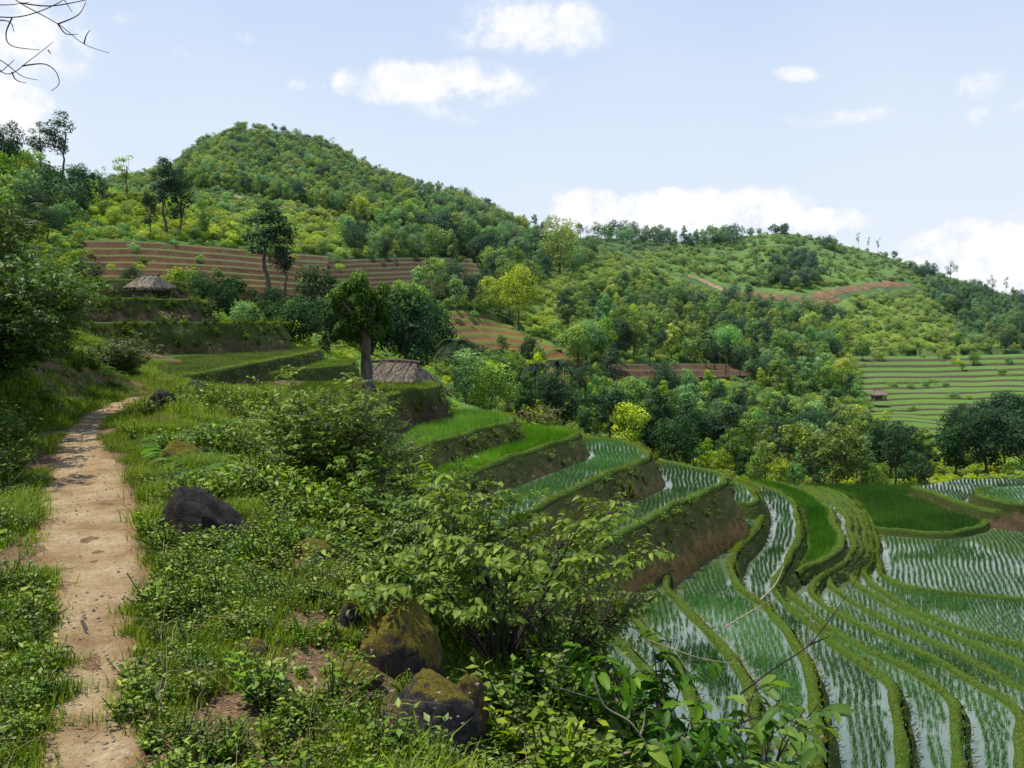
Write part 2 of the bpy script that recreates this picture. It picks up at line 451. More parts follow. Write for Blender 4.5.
# ------------------------------------------------------------------ near ground (thin plate through levelled points)
NG = []
def g(x, y, z): NG.append((x, y, z))
def gp(px, py, Y): NG.append(tuple(atY(px, py, Y)))
for y in (-4, 0, 3, 6, 9, 13, 17, 21): g(-2 - y * .16, y, 0 - (.05 if y > 12 else 0))
for y in (-4, 0, 3, 6): g(-3.6, y, .05)
for x, y in ((-5.3, 9), (-6.6, 12.5), (-8, 17), (-9.6, 22)): g(x, y, .12)
for x, y, z in ((-8, 8, 2.2), (-9.5, 12.5, 2.6), (-11, 17, 2.4), (-12.6, 22, 2.0), (-14, 28, 1.4), (-14, 8, 5), (-17, 16, 6), (-18, 24, 5.5), (-28, 20, 9), (-26, 5, 8), (-28, 34, 6), (-6, 3, 1.0), (-9, 2, 3), (-9, -4, 3), (-28, -4, 9)): g(x, y, z)
for x, y, z in ((-10.5, 27, .0), (-8, 26, -.55), (-9, 31, -.8), (-7.5, 34, -1.15), (-6.5, 40, -1.4), (-10, 29.5, -.5), (-13, 33, .0), (-15, 40, -.2), (-10, 40, -1.1), (-16, 46, .0), (-22, 44, .6), (-22, 52, .8), (-17, 54, .2), (-32, 46, 3), (-32, 58, 3)): g(x, y, z)
g(-.7, 4, -.08); g(-.9, 5.5, -.12); g(-1.3, 7.5, -.12); g(-1.8, 9.5, -.15)
g(-.28, 4.2, -.3); g(.2, 4.5, -.6); g(.75, 5, -1.0); g(-.4, 3, -.12); g(.4, 3, -.5); g(1.2, 3, -1.3); g(0, 0, -.02); g(1.2, 0, -.5); g(0, -4, 0); g(2, -4, -.8)
g(1.5, 5, -1.9); g(3, 5, -3.8); g(6, 5, -7); g(3, 0, -2.2); g(8, 0, -6)
g(-.2, 6, -.4); g(.5, 6.2, -.95); g(.3, 8, -1.5); g(-.6, 8, -.6); g(1, 10, -4.0); g(0, 10, -2.2); g(-1.2, 10, -.7); g(-2.2, 12, -.35); g(-1.6, 14, -.9); g(-.7, 14, -2.2)
g(-2.7, 18, -1.0); g(-3.2, 22, -1.1); g(-1.6, 18, -2.8); g(-1.8, 22, -4.2); g(-.2, 18, -6); g(-4.6, 17, -.35); g(-6.2, 21, -.4)
g(-4.6, 25, -1.1); g(-3.6, 26, -2.4); g(-5.2, 29, -1.0); g(-4.0, 29, -2.6); g(-2.5, 27, -4.5); g(-3, 32, -6)
g(-7, 36, -1.4); g(-5, 36, -3.2); g(-7, 44, -3.5); g(-12, 52, -2)
g(0, 24, -9); g(2, 20, -10); g(1, 14, -6.5); g(4, 14, -10.5); g(8, 10, -13); g(14, 8, -16.5); g(20, 8, -17.5); g(40, 8, -17.5); g(3, 30, -14); g(8, 30, -16.5); g(8, 20, -16)
for x in (14, 26, 40, 60):
    for y in (20, 34, 48, 62, 80): g(x, y, -17.2)
for y in (45, 58): g(0, y, -12); g(5, y, -15)
g(-6, 58, -6)
NG = np.array(NG)
def tps(P):
    X = P[:, :2]; n = len(P)
    K = np.linalg.norm(X[:, None] - X[None], axis=2)
    A = np.zeros((n + 3, n + 3)); A[:n, :n] = K + np.eye(n) * -.25
    A[:n, n] = 1; A[:n, n + 1:] = X; A[n, :n] = 1; A[n + 1:, :n] = X.T
    return np.linalg.solve(A, np.r_[P[:, 2], 0, 0, 0])
NW = tps(NG)
def near_h(x, y):
    x = np.asarray(x, float).ravel(); y = np.asarray(y, float).ravel()
    z = np.empty(len(x))
    for s in range(0, len(x), 20000):
        a = x[s:s + 20000]; b = y[s:s + 20000]
        K = np.hypot(a[:, None] - NG[None, :, 0], b[:, None] - NG[None, :, 1])
        z[s:s + 20000] = K @ NW[:-3] + NW[-3] + NW[-2] * a + NW[-1] * b
    d = path_dist(x, y)
    k = sstep(.25, 1.3, d)
    z = z + k * (fbm(x / 1.6, y / 1.6, 5) * .26 + fbm(x / .35, y / .35, 8) * .08) + (1 - k) * 0
    z = np.where(d < 1.3, z * k + (1 - k) * (near_path_z(x, y)), z)
    return z

# the path: left and right edges seen on level ground, as (row, left px, right px)
PATH = [(900, 30, 150), (768, 38, 136), (740, 42, 140), (700, 47, 141), (650, 52, 134), (610, 56, 138), (585, 48, 150), (560, 44, 148), (540, 40, 144), (515, 38, 138), (495, 40, 134), (480, 50, 128),
        (462, 56, 118), (447, 56, 106), (432, 66, 100), (420, 78, 104), (411, 92, 121), (404, 110, 135), (399, 124, 143), (396, 133, 148)]
pr = np.array(PATH, float)
PL = onplane(pr[:, 1], pr[:, 0], 0.02); PR = onplane(pr[:, 2], pr[:, 0], 0.02)
PC = (PL + PR) / 2; PWd = np.linalg.norm(PR - PL, axis=1) / 2
SEG = smooth(np.c_[PC, PWd], .12)
def path_dist(x, y):
    x = np.asarray(x, float).ravel(); y = np.asarray(y, float).ravel()
    out = np.full(len(x), 9.)
    m = np.where((x > -12) & (x < 2) & (y < 24) & (y > 1))[0]
    for s in range(0, len(m), 20000):
        q = m[s:s + 20000]
        D = np.hypot(x[q][:, None] - SEG[None, ::3, 0], y[q][:, None] - SEG[None, ::3, 1]) - SEG[None, ::3, 2]
        out[q] = D.min(1)
    return out
def near_path_z(x, y): return 0 * x

SOIL = [(-.85, 4.2, .34), (-1.05, 4.9, .2), (-.95, 5.7, .25), (-1.35, 6.1, .22), (-1.9, 7.4, .2), (-3.55, 5.9, .5), (-3.3, 6.6, .4), (-.35, 3.8, .22), (-1.2, 3.7, .15), (-2.2, 9.6, .25), (-.55, 4.6, .2), (-2.0, 5.2, .12)]
def soil(x, y):
    v = np.full(np.shape(x), -1.)
    for a_, b_, r_ in SOIL: v = np.maximum(v, 1 - np.hypot(x - a_, (y - b_) * .8) / r_)
    return v + fbm(np.asarray(x) / .18, np.asarray(y) / .18, 47) * .9
def make_near():
    xs = np.r_[np.linspace(-34, -10.2, 90), np.linspace(-10, 3, 210), np.linspace(3.2, 70, 120)]
    ys = np.r_[np.linspace(-5, 14, 230), np.linspace(14.12, 30, 110), np.linspace(30.3, 84, 120)]
    X, Y = np.meshgrid(xs, ys)
    Z = near_h(X, Y).reshape(X.shape)
    H = hill_h(X.ravel(), np.maximum(Y.ravel(), 53)).reshape(X.shape)
    px = 512 + FPX * X / np.maximum(Y, 1)
    k = sstep(50, 56, Y)
    Z = Z * (1 - k) + (H - .5) * k
    V = np.stack([X, Y, Z], -1).reshape(-1, 3)
    r, c = X.shape
    i = np.arange(r - 1)[:, None] * c + np.arange(c - 1)[None]
    F = np.stack([i, i + 1, i + c + 1, i + c], -1).reshape(-1, 4)
    pd = path_dist(V[:, 0], V[:, 1]); sv = np.maximum(sstep(-.1, .25, soil(V[:, 0], V[:, 1])), 1 - sstep(.02, .22, pd + fbm(V[:, 0] / .2, V[:, 1] / .2, 48) * .2))
    a = Acc(); a.add(V, F, sv[F].mean(1))
    tag(link('hillside_ground', a.mesh('hillside_ground', M['ground'], True)), kind='structure')
    # path surface
    S = SEG; T = np.gradient(S[:, :2], axis=0); T /= np.linalg.norm(T, axis=1)[:, None]; N = np.stack([T[:, 1], -T[:, 0]], -1)
    cols = np.linspace(-1, 1, 25); d = np.r_[0, np.cumsum(np.linalg.norm(np.diff(S[:, :2], axis=0), axis=1))]
    wl = S[:, 2] * (1.02 + .5 * fbm(d / .5, 0 * d, 4)) + .02; wr = S[:, 2] * (1.02 + .5 * fbm(d / .5, 0 * d + 9, 5)) + .02
    V = []
    for cc in cols:
        w = np.where(cc < 0, wl, wr)
        p = S[:, :2] + N * (cc * w)[:, None]
        z = .028 - .03 * abs(cc) ** 3 + fbm(p[:, 0] / .22, p[:, 1] / .22, 40) * .05 + fbm(p[:, 0] / .07, p[:, 1] / .07, 41) * .012
        z = z - .02 * (1 - abs(cc)) + (-.05 if abs(cc) > .99 else 0)
        V.append(np.c_[p, z])
    V = np.stack(V, 1); r, c = V.shape[:2]
    i = np.arange(r - 1)[:, None] * c + np.arange(c - 1)[None]
    F = np.stack([i, i + 1, i + c + 1, i + c], -1).reshape(-1, 4)
    ev = np.abs(cols[:-1] + .5 * (cols[1] - cols[0])) ** 1.5; ev = np.where(cols[:-1] > 0, ev * 1.25, ev)
    a = Acc(); a.add(V.reshape(-1, 3), F, np.tile(ev, r - 1) + fbm(V[:-1, :-1, 0] / .3, V[:-1, :-1, 1] / .3, 49).ravel() * .8)
    tag(link('dirt_path', a.mesh('dirt_path', M['path'], True)), kind='structure')
make_near()

# ------------------------------------------------------------------ rice terraces
def dense_poly(lip_world, closure_world): return np.vstack([lip_world, closure_world])
LAYERS = []   # (key, d, lip px list, closure list in world xy, options)
def closureL(xf, yf, xn=-9, yn=10): return [(xf, yf), (xn, yf), (xn, yn)]
def layer(key, d, lip, clos, **kw):
    LAYERS.append(dict(key=key, z=CAMZ - d, lip=lip, clos=clos, **kw))
layer('T1', 2.5, [(352,381),(385,380),(410,380),(430,383),(438,386),(430,389),(415,390),(398,393),(380,399),(362,407),(340,420)], [(-7.5,24),(-12,36)], kind='turf', wall='wall_dark',
      label='high grassy ledge with the big tree, above a brown earth bank')
layer('A', 3.7, [(440,411),(455,412),(480,413),(503,416),(511,420),(505,425),(480,431),(450,440),(420,449),(385,459),(350,470)], [(-9,24),(-10,37)], kind='dense', wall='wall',
      label='uppermost bright green rice terrace just below the thatched hut')
layer('B', 4.35, [(480,425),(520,427),(550,429),(570,432),(577,435),(568,441),(530,452),(500,463),(460,478),(430,490),(400,503),(360,522)], [(-9,20),(-10,39)], kind='dense', wall='wall',
      label='second bright green rice terrace from the top, beneath the hut')
layer('C', 5.1, [(560,438),(583,440),(615,441),(640,448),(650,455),(646,462),(620,471),(590,483),(560,497),(530,512),(500,526),(450,550)], [(-9,22),(-9,48)], kind='rows', wall='wall',
      label='third terrace from the top, with flooded rice rows at its rounded tip')
layer('D', 6.1, [(630,461),(665,463),(695,469),(718,475),(725,481),(719,487),(700,496),(670,508),(640,524),(610,542),(590,555),(550,580),(510,610)], [(-9,20),(-9,55)], kind='rows', wall='wall_red',
      label='flooded rice terrace over the tall red earth wall')
layer('E1', 7.7, [(672,530),(665,548),(662,565),(668,590),(682,604),(700,620),(718,640),(738,668),(752,700),(760,760)], [(3,14),(-4,30)], kind='rows', wall='wall_green',
      label='flooded strip at the foot of the tall wall, closed by a thick leaning green bund')
layer('E2', 7.4, [(600,562),(606,585),(622,606),(645,630),(668,655),(690,690),(700,740)], [(1,14),(-5,30)], kind='rows', wall='wall_green',
      label='narrow flooded strip between the two short bunds above the broad leaved bush')
layer('E3', 7.1, [(560,585),(575,603),(600,626),(628,652),(655,680),(668,720)], [(0,14),(-5,30)], kind='rows', wall='wall_green',
      label='small flooded corner seen through the pale leaved shrub')
layer('E0', 7.5, [(700,478),(722,479),(740,484),(753,490),(758,498),(754,504),(744,506),(728,503),(712,500)], [(4,48),(4,60)], kind='rows', wall='wall_green',
      label='tiny flooded pocket terrace tucked behind the tall red wall')
layer('E', 7.98, [(715,476),(735,481),(750,487),(760,497),(762,508),(756,528),(739,548),(732,568),(738,584),(750,597),(770,612),(790,632),(803,652),(811,680),(817,715),(820,768),(818,840)], [(5,14),(-4,18),(-4,60)], kind='rows', wall='wall_green',
      label='broad flooded rice terrace at the foot of the tall red wall')
layer('F', 8.5, [(730,478),(765,487),(786,497),(797,510),(799,525),(794,545),(787,560),(782,574),(774,588),(782,600),(804,619),(832,642),(866,665),(890,683),(896,700),(898,730),(899,768),(897,830)], [(6,14),(-2,20),(-2,66)], kind='rows', wall='wall_green',
      label='long flooded terrace that narrows beside a grassy bank then widens downhill')
layer('G', 8.85, [(770,482),(795,488),(815,497),(830,513),(838,530),(841,543),(835,552),(824,560),(814,566),(804,568),(795,575)], [(10,50),(8,68)], kind='dense', wall='wall_green', dark=True,
      label='narrow dark green seedbed terrace curving above the pale flooded paddies')
layer('K6', 8.9, [(770,486),(790,496),(800,509),(804,525),(800,545),(795,560),(791,572),(787,588),(802,606),(832,631),(870,652),(905,667),(935,685),(954,702),(959,722),(959,768),(956,830)], [(7,15),(0,20),(0,66)], kind='rows', wall='wall_green',
      label='flooded strip between two converging bunds, ending in a straight grassy bund')
layer('K5', 9.2, [(800,486),(824,497),(842,513),(850,530),(852,546),(844,561),(828,573),(816,582),(813,592),(823,605),(842,617),(870,630),(905,646),(945,665),(985,688),(1010,704),(1022,722),(1024,768),(1022,830)], [(8,15),(2,20),(2,70)], kind='rows', wall='wall_green',
      label='third flooded strip of the fan counting out from the hillside')
layer('K4', 9.42, [(810,487),(832,497),(849,513),(857,530),(859,546),(852,561),(838,574),(829,584),(842,597),(866,611),(900,628),(950,650),(1000,677),(1045,700),(1085,730),(1110,780)], [(20,20),(3,20),(3,72)], kind='rows', wall='wall_green',
      label='fourth flooded strip of the fan, with gently curving brown-topped bund')
layer('K3', 9.64, [(818,488),(840,497),(856,513),(863,530),(866,546),(860,561),(849,574),(858,588),(881,602),(910,617),(950,634),(990,652),(1030,671),(1080,698),(1140,735)], [(26,20),(4,20),(4,72)], kind='rows', wall='wall_green',
      label='fifth flooded strip of the fan, thin at its pinched end')
layer('K2', 9.85, [(826,489),(846,497),(861,513),(868,530),(872,546),(868,560),(864,573),(879,591),(905,607),(940,622),(980,635),(1024,647),(1090,668),(1170,700)], [(32,20),(5,20),(5,72)], kind='rows', wall='wall_green',
      label='sixth flooded strip of the fan, below the longest straight bund')
layer('K1', 10.05, [(836,490),(852,497),(866,513),(873,530),(878,546),(877,560),(881,574),(902,587),(940,594),(980,597),(1024,601),(1100,606),(1200,612),(1300,620)], [(52,20),(6,20),(6,72)], kind='rows', wall='wall_green',
      label='outermost flooded strip of the fan, bordering the largest paddy')
layer('P0', 10.25, [], None, kind='rows', wall='wall_green', poly=[(8,12),(75,12),(75,53.5),(8,53.5)],
      label='largest open flooded paddy at the bottom of the valley')
layer('Q', 10.05, [(790,500),(812,510),(838,519),(870,528),(905,532),(945,534),(972,530),(985,522),(981,512),(968,505),(950,500)], [(29,55),(16,56),(16,53)], kind='dense', wall='wall_green', dark=True,
      label='large dark green rice field with a rounded bund beside the biggest paddy')
layer('R', 9.55, [(912,487),(935,494),(960,503),(990,511),(1024,514),(1100,520),(1200,527),(1300,535)], [(60,56.5),(27,55)], kind='rows', wall='wall_dark',
      label='pale flooded terrace standing on a long dark earth wall')
layer('S', 9.05, [(990,488),(978,491),(984,497),(1005,502),(1024,505),(1100,509),(1200,513),(1300,518)], [(55,53),(31,51)], kind='rows', wall='wall_dark',
      label='upper flooded terrace with a rounded brown end near the dark trees')
# left side grass terraces
def wl(l): return [tuple(onplane(a, b, 0)) for a, b in l]
layer('T0', 1.6, [(312,350),(316,351),(300,355),(275,360),(250,364),(225,370),(200,375),(178,377),(165,377)], [(-13,28),(-30,36),(-30,56),(-11.5,56)], kind='turf', wall='wall_dark', nosm=True,
      label='lower flat grass terrace whose brown bank is broken with stones')
layer('T0b', 2.05, [(352,362),(350,365),(330,367),(300,370),(270,374),(248,377),(228,379)], [(-14,38),(-8,50)], kind='turf', wall='wall_green', nosm=True,
      label='thin grass terrace with a smooth green bank above the ferns')
def wlayer(key, z, lip, clos, **kw): LAYERS.append(dict(key=key, z=z, lipw=lip, lip=None, clos=clos, **kw))
wlayer('U1', 1.42, [(-13.2,52),(-13.0,48),(-14,45),(-16.4,43.2),(-19,42),(-21.5,41),(-24,38)], [(-34,38),(-34,62),(-14,60)], kind='turf', wall='wall_green', label='grass terrace with a long dark green bank behind the path')
wlayer('U2', 2.75, [(-19.6,60),(-19.6,56),(-20.6,53),(-22.5,51.6),(-25,51),(-27,47)], [(-38,46),(-38,66),(-20,66)], kind='turf', wall='wall_dark', label='short grass terrace with a mottled brown bank above the longer one')
wlayer('U3', 4.1, [(-23,66),(-23,62),(-24,59.6),(-26,58.5),(-29,57),(-31,54)], [(-42,52),(-42,72),(-24,72)], kind='turf', wall='wall_dark', label='topmost grass ledge carrying the small thatched shelter')

for L in LAYERS:
    if L['key'] == 'P0':
        L['P'] = np.array(L['poly'], float); L['lipP'] = None; continue
    w = np.array(L['lipw'], float) if L['lip'] is None else onplane([p[0] for p in L['lip']], [p[1] for p in L['lip']], L['z'])
    s = smooth(w, .45)
    s += np.stack([fbm(s[:, 0] / 2.5, s[:, 1] / 2.5, 61), fbm(s[:, 0] / 2.5, s[:, 1] / 2.5, 67)], -1) * (.35 if L['key'][0] != 'U' else 1.)
    L['lipP'] = s
    if L['key'][0] in 'ABCDEFGK':
        c_ = L['clos']; L['clos'] = list(c_[:-1]) + [(c_[-1][0], float(s[0, 1]) - .02)]
    L['P'] = np.vstack([s, np.array(L['clos'], float)])
def area(P): return .5 * np.sum(P[:, 0] * np.roll(P[:, 1], -1) - np.roll(P[:, 0], -1) * P[:, 1])
def polydist(x, y, S):
    out = np.full(len(x), 99.)
    a = S[:-1]; b = S[1:]; ab = b - a; l2 = (ab ** 2).sum(1) + 1e-9
    for s in range(0, len(x), 8000):
        p = np.stack([x[s:s + 8000], y[s:s + 8000]], -1)
        t = np.clip(((p[:, None] - a[None]) * ab[None]).sum(2) / l2[None], 0, 1)
        q = a[None] + ab[None] * t[..., None]
        out[s:s + 8000] = np.hypot(*(p[:, None] - q).transpose(2, 0, 1)).min(1)
    return out

def grass_pts(acc, P, N, h, var, n=5, spread=.08, w=.012, lean=.35):
    m = len(P)
    if m == 0: return
    P = np.repeat(P, n, 0) + np.c_[rng.normal(0, spread, (m * n, 2)), np.zeros(m * n)]
    N = np.repeat(N, n, 0)
    D = N + rng.normal(0, lean, (m * n, 3)); D[:, 2] += .6; D /= np.linalg.norm(D, axis=1)[:, None]
    S = rng.normal(0, 1, (m * n, 3)); S[:, 2] *= .2; S = np.cross(D, S); S /= np.linalg.norm(S, axis=1)[:, None]
    L = h * rng.uniform(.6, 1.3, m * n)[:, None]
    V = np.stack([P - S * w, P + S * w, P + D * L + np.c_[rng.normal(0, .15, (m * n, 2)), np.zeros(m * n)] * L], 1).reshape(-1, 3)
    F = np.arange(m * n)[:, None] * 3 + [[0, 1, 2]]
    acc.add(V, F, np.clip(np.repeat(np.broadcast_to(var, (m,)), n) + rng.normal(0, .15, m * n), 0, 1))

def build_layer(L):
    z = L['z']; P = L['P']; cc = area(P) > 0
    root = empty('rice_terrace' if L['kind'] != 'turf' else 'grass_terrace', (float(P[0, 0]), float(P[0, 1]), z), 0, L['label'], 'terrace')
    off = np.array([P[0, 0], P[0, 1], z])
    def part(name, acc, mat, sm=True, stuff=False):
        if acc.n == 0: return
        acc.V = [v - off for v in acc.V]
        o = link(name, acc.mesh(name, mat, sm), root)
        if stuff: o['kind'] = 'stuff'
    tris = mgeo.tessellate_polygon([[Vector((p[0], p[1], 0)) for p in P]])
    F = np.array(tris, int)
    Vt = np.c_[P, np.full(len(P), z)]
    a = Acc(); a.add(Vt, F)
    part('water' if L['kind'] == 'rows' else 'field', a, M['water'] if L['kind'] == 'rows' else (M['turf'] if L['kind'] == 'turf' else M['turf']), False)
    S = L['lipP']
    others = [q for q in LAYERS if q is not L and q['z'] > z]
    lower = [q for q in LAYERS if q is not L and q['z'] < z - .01]
    if S is not None:
        T = np.gradient(S, axis=0); T /= np.linalg.norm(T, axis=1)[:, None] + 1e-9
        N = np.stack([T[:, 1], -T[:, 0]], -1) * (1 if cc else -1)
        # bund
        turf = L['kind'] == 'turf'
        bh = .07 if turf else .12
        d = np.r_[0, np.cumsum(np.linalg.norm(np.diff(S, axis=0), axis=1))]
        hv = 1 + 1.3 * fbm(d / .8, 0 * d, 71); wv = .66 + .8 * fbm(d / 1.1, 0 * d + 3, 72)
        prof = [(-.24, -.06), (-.19, bh * .6), (-.12, bh), (0, bh * 1.08), (.08, bh * .8), (.15, 0), (.2, -.2)]
        rows = [np.c_[S + N * (o * wv)[:, None], z + h * hv] for o, h in prof]
        V = np.stack(rows, 1); c = V.shape[1]; r = len(S)
        i = np.arange(r - 1)[:, None] * c + np.arange(c - 1)[None]
        Fq = np.stack([i, i + c, i + c + 1, i + 1], -1).reshape(-1, 4)
        if not cc: Fq = Fq[:, ::-1]
        a = Acc(); a.add(V.reshape(-1, 3), Fq, .35)
        part('bund', a, M['bund'])
        # wall: height to the surface below along the lip
        out = S + N * .9
        base = near_h(out[:, 0], out[:, 1])
        base = np.where(out[:, 1] > 52, np.minimum(base, hill_h(out[:, 0], np.maximum(out[:, 1], 53))), base)
        for q in lower:
            ins = inpoly(out[:, 0], out[:, 1], q['P']); base = np.where(ins, np.maximum(base, q['z']), base)
        hgt = np.clip(z - base + .12, .15, 4.2)
        k = np.ones(9) / 9; hgt = np.convolve(np.pad(hgt, 4, mode='edge'), k, 'valid')
        ts = np.linspace(0, 1, 9); sl = .42 if not L['key'].startswith('K') else .5
        rows = []
        for t in ts:
            hh = hgt * t
            bul = fbm(d / 1.1 + 5, hh * 1.4 + z, 81) * (.38 if not turf else .75) * min(1, t * 3) * np.minimum(hgt, 1.3)
            rows.append(np.c_[S + N * (.17 + sl * hh * (1 - .25 * (1 - t)) + bul)[:, None], z - .02 - hh])
        V = np.stack(rows, 1); c = V.shape[1]
        i = np.arange(r - 1)[:, None] * c + np.arange(c - 1)[None]
        Fq = np.stack([i, i + c, i + c + 1, i + 1], -1).reshape(-1, 4)
        if not cc: Fq = Fq[:, ::-1]
        var = np.broadcast_to((ts[:-1] + .06)[None], (r - 1, c - 1)).ravel() * np.clip(np.repeat(hgt[:-1], c - 1), .2, 1.2)
        a = Acc(); a.add(V.reshape(-1, 3), Fq, var)
        part('earth_wall', a, M[L['wall']])
        # grass fringe on bund and wall
        a = Acc(); m = int(d[-1] * (26 if z > -18 else 12))
        q = rng.uniform(0, d[-1], m); o = rng.uniform(-.16, .15, m)
        px = np.stack([np.interp(q, d, S[:, k]) for k in (0, 1)], -1); nn = np.stack([np.interp(q, d, N[:, k]) for k in (0, 1)], -1)
        kk = fbm(q / 1.4, 0 * q + z, 73) > -.12; px, nn, o, q = px[kk], nn[kk], o[kk], q[kk]; m = len(q)
        pts = np.c_[px + nn * o[:, None], z + bh * (1 - (o / .4) ** 2)]
        grass_pts(a, pts, np.c_[nn * o[:, None], np.ones(m) * .4], .062, rng.uniform(.3, .9, m), 4, .045, .011)
        part('bund_grass', a, M['bund_grass'], False, True)
        a = Acc(); m = int(np.sum(hgt) * .45 * (26 if not turf else 34))
        q = rng.uniform(0, 1, m) ** 1.35; ii = rng.integers(0, r, m)
        w = hgt[ii] * q
        pts = np.c_[S[ii] + N[ii] * (.19 + sl * w)[:, None] + T[ii] * rng.uniform(-.25, .25, m)[:, None], z - .02 - w]
        kk = fbm(pts[:, 0] / .8 + pts[:, 1] / .8, pts[:, 2] / .6, 88) > -.03; pts = pts[kk]; ii = ii[kk]; q = q[kk]; m = len(pts)
        grass_pts(a, pts, np.c_[N[ii], .1 * np.ones(m)], .12, rng.uniform(.1, .8, m) * (1 - .4 * q), 3, .06, .013)
        part('bank_grass', a, M['wall_grass'], False, True)
    # rice or turf cover
    x0, y0 = P.min(0); x1, y1 = P.max(0); x0 = max(x0, -14); y0 = max(y0, 20)
    den = {'rows': None, 'dense': .1, 'turf': .16}[L['kind']]
    if L['kind'] == 'rows':
        sx, sy = (.155, .10) if L['key'] not in ('P0', 'Q', 'R', 'S') else (.205, .12)
        rot = math.radians({'C': 5, 'D': 9, 'E0': 12, 'E': 10, 'E1': 9, 'E2': 8, 'E3': 8, 'F': 15, 'K6': 18}.get(L['key'], 20)); cr_, sr_ = math.cos(rot), math.sin(rot)
        X, Y = np.meshgrid(np.arange(x0 - 30, x1 + 30, sx), np.arange(y0 - 30, y1 + 20, sy))
        if L['key'] in ('P0', 'Q', 'R', 'S'): X = X[::1]
        X = X + .16 * np.sin(Y * .34 + X * .05 + z) + .035 * np.sin(Y * 1.7 + X * .5) + .06 * np.sin(X * .9 + Y * .3)
        X, Y = X * cr_ + Y * sr_, -X * sr_ + Y * cr_
    else:
        X, Y = np.meshgrid(np.arange(x0, x1, den), np.arange(y0, y1, den))
        X = X + rng.uniform(-.5, .5, X.shape) * den; Y = Y + rng.uniform(-.5, .5, Y.shape) * den
    X = X.ravel(); Y = Y.ravel()
    pxx, pyy = project(X, Y, np.full(len(X), z))
    m = inpoly(X, Y, P) & (pxx > -120) & (pxx < 1140) & (pyy < 860)
    X, Y = X[m], Y[m]
    if L['kind'] == 'rows':
        # rows bend with the land
        X = X + rng.normal(0, .012, len(X)); Y = Y + rng.normal(0, .03, len(Y))
    for q in others:
        if q['P'][:, 0].min() > x1 or q['P'][:, 0].max() < x0: continue
        ins = inpoly(X, Y, q['P'])
        if q['lipP'] is not None:
            wd = .42 * min(q['z'] - z, 3.5) + .3 + (.08 if L['kind'] == 'rows' else 0) + L.get('strip', 0) * .6
            near = polydist(X, Y, q['lipP']) < wd
            ins |= near
        X, Y = X[~ins], Y[~ins]
    if S is not None and len(X):
        k = polydist(X, Y, S) > .26; X, Y = X[k], Y[k]
        k = inpoly(X, Y, P); X, Y = X[k], Y[k]
    if len(X):
        g0 = near_h(X, Y); k = g0 < z + .05; X, Y = X[k], Y[k]
    n = len(X)
    if n == 0: return
    Pn = np.c_[X, Y, np.full(n, z - .01)]
    a = Acc()
    if L['kind'] == 'rows':
        var = np.clip(.5 + fbm(X / 3, Y / 3, 90) * 1.3, 0, 1)
        gap = vnoise(X / 1.8, Y / 1.8, 17); k = rng.uniform(0, 1, n) > .35 * (gap > .75) + .04
        patch = (fbm(X / 5, Y / 2.5, 19) > .16)
        grass_pts(a, Pn[k & ~patch], np.tile([0, 0, 1.], (np.sum(k & ~patch), 1)), .15, var[k & ~patch], 8, .028, .0088, .26)
        grass_pts(a, Pn[k & patch], np.tile([0, 0, 1.], (np.sum(k & patch), 1)), .19, var[k & patch], 8, .05, .013, .3)
        part('rice_plants', a, M['rice'], False, True)
    elif L['kind'] == 'dense':
        var = np.clip(.5 + fbm(X / 2, Y / 2, 90) * 1.4, 0, 1)
        grass_pts(a, Pn, np.tile([0, 0, 1.], (n, 1)), .24, var, 4, .05, .014, .2)
        part('rice_plants', a, M['rice_dense'] if L.get('dark') else M['rice_lime'], False, True)
    else:
        var = np.clip(.5 + fbm(X / 1.5, Y / 1.5, 90) * 1.4, 0, 1)
        grass_pts(a, Pn, np.tile([0, 0, 1.], (n, 1)), .1, var, 4, .06, .012, .3)
        part('turf_grass', a, M['bund_grass'], False, True)
for L in LAYERS: build_layer(L)
#@@VEG@@
def nh(x, y): return float(near_h([x], [y])[0])
def unit(v): return v / (np.linalg.norm(v, axis=-1, keepdims=True) + 1e-9)
def lib(name, me):                                # source meshes kept out of the scene itself
    return bpy.data.objects.new(name, me)

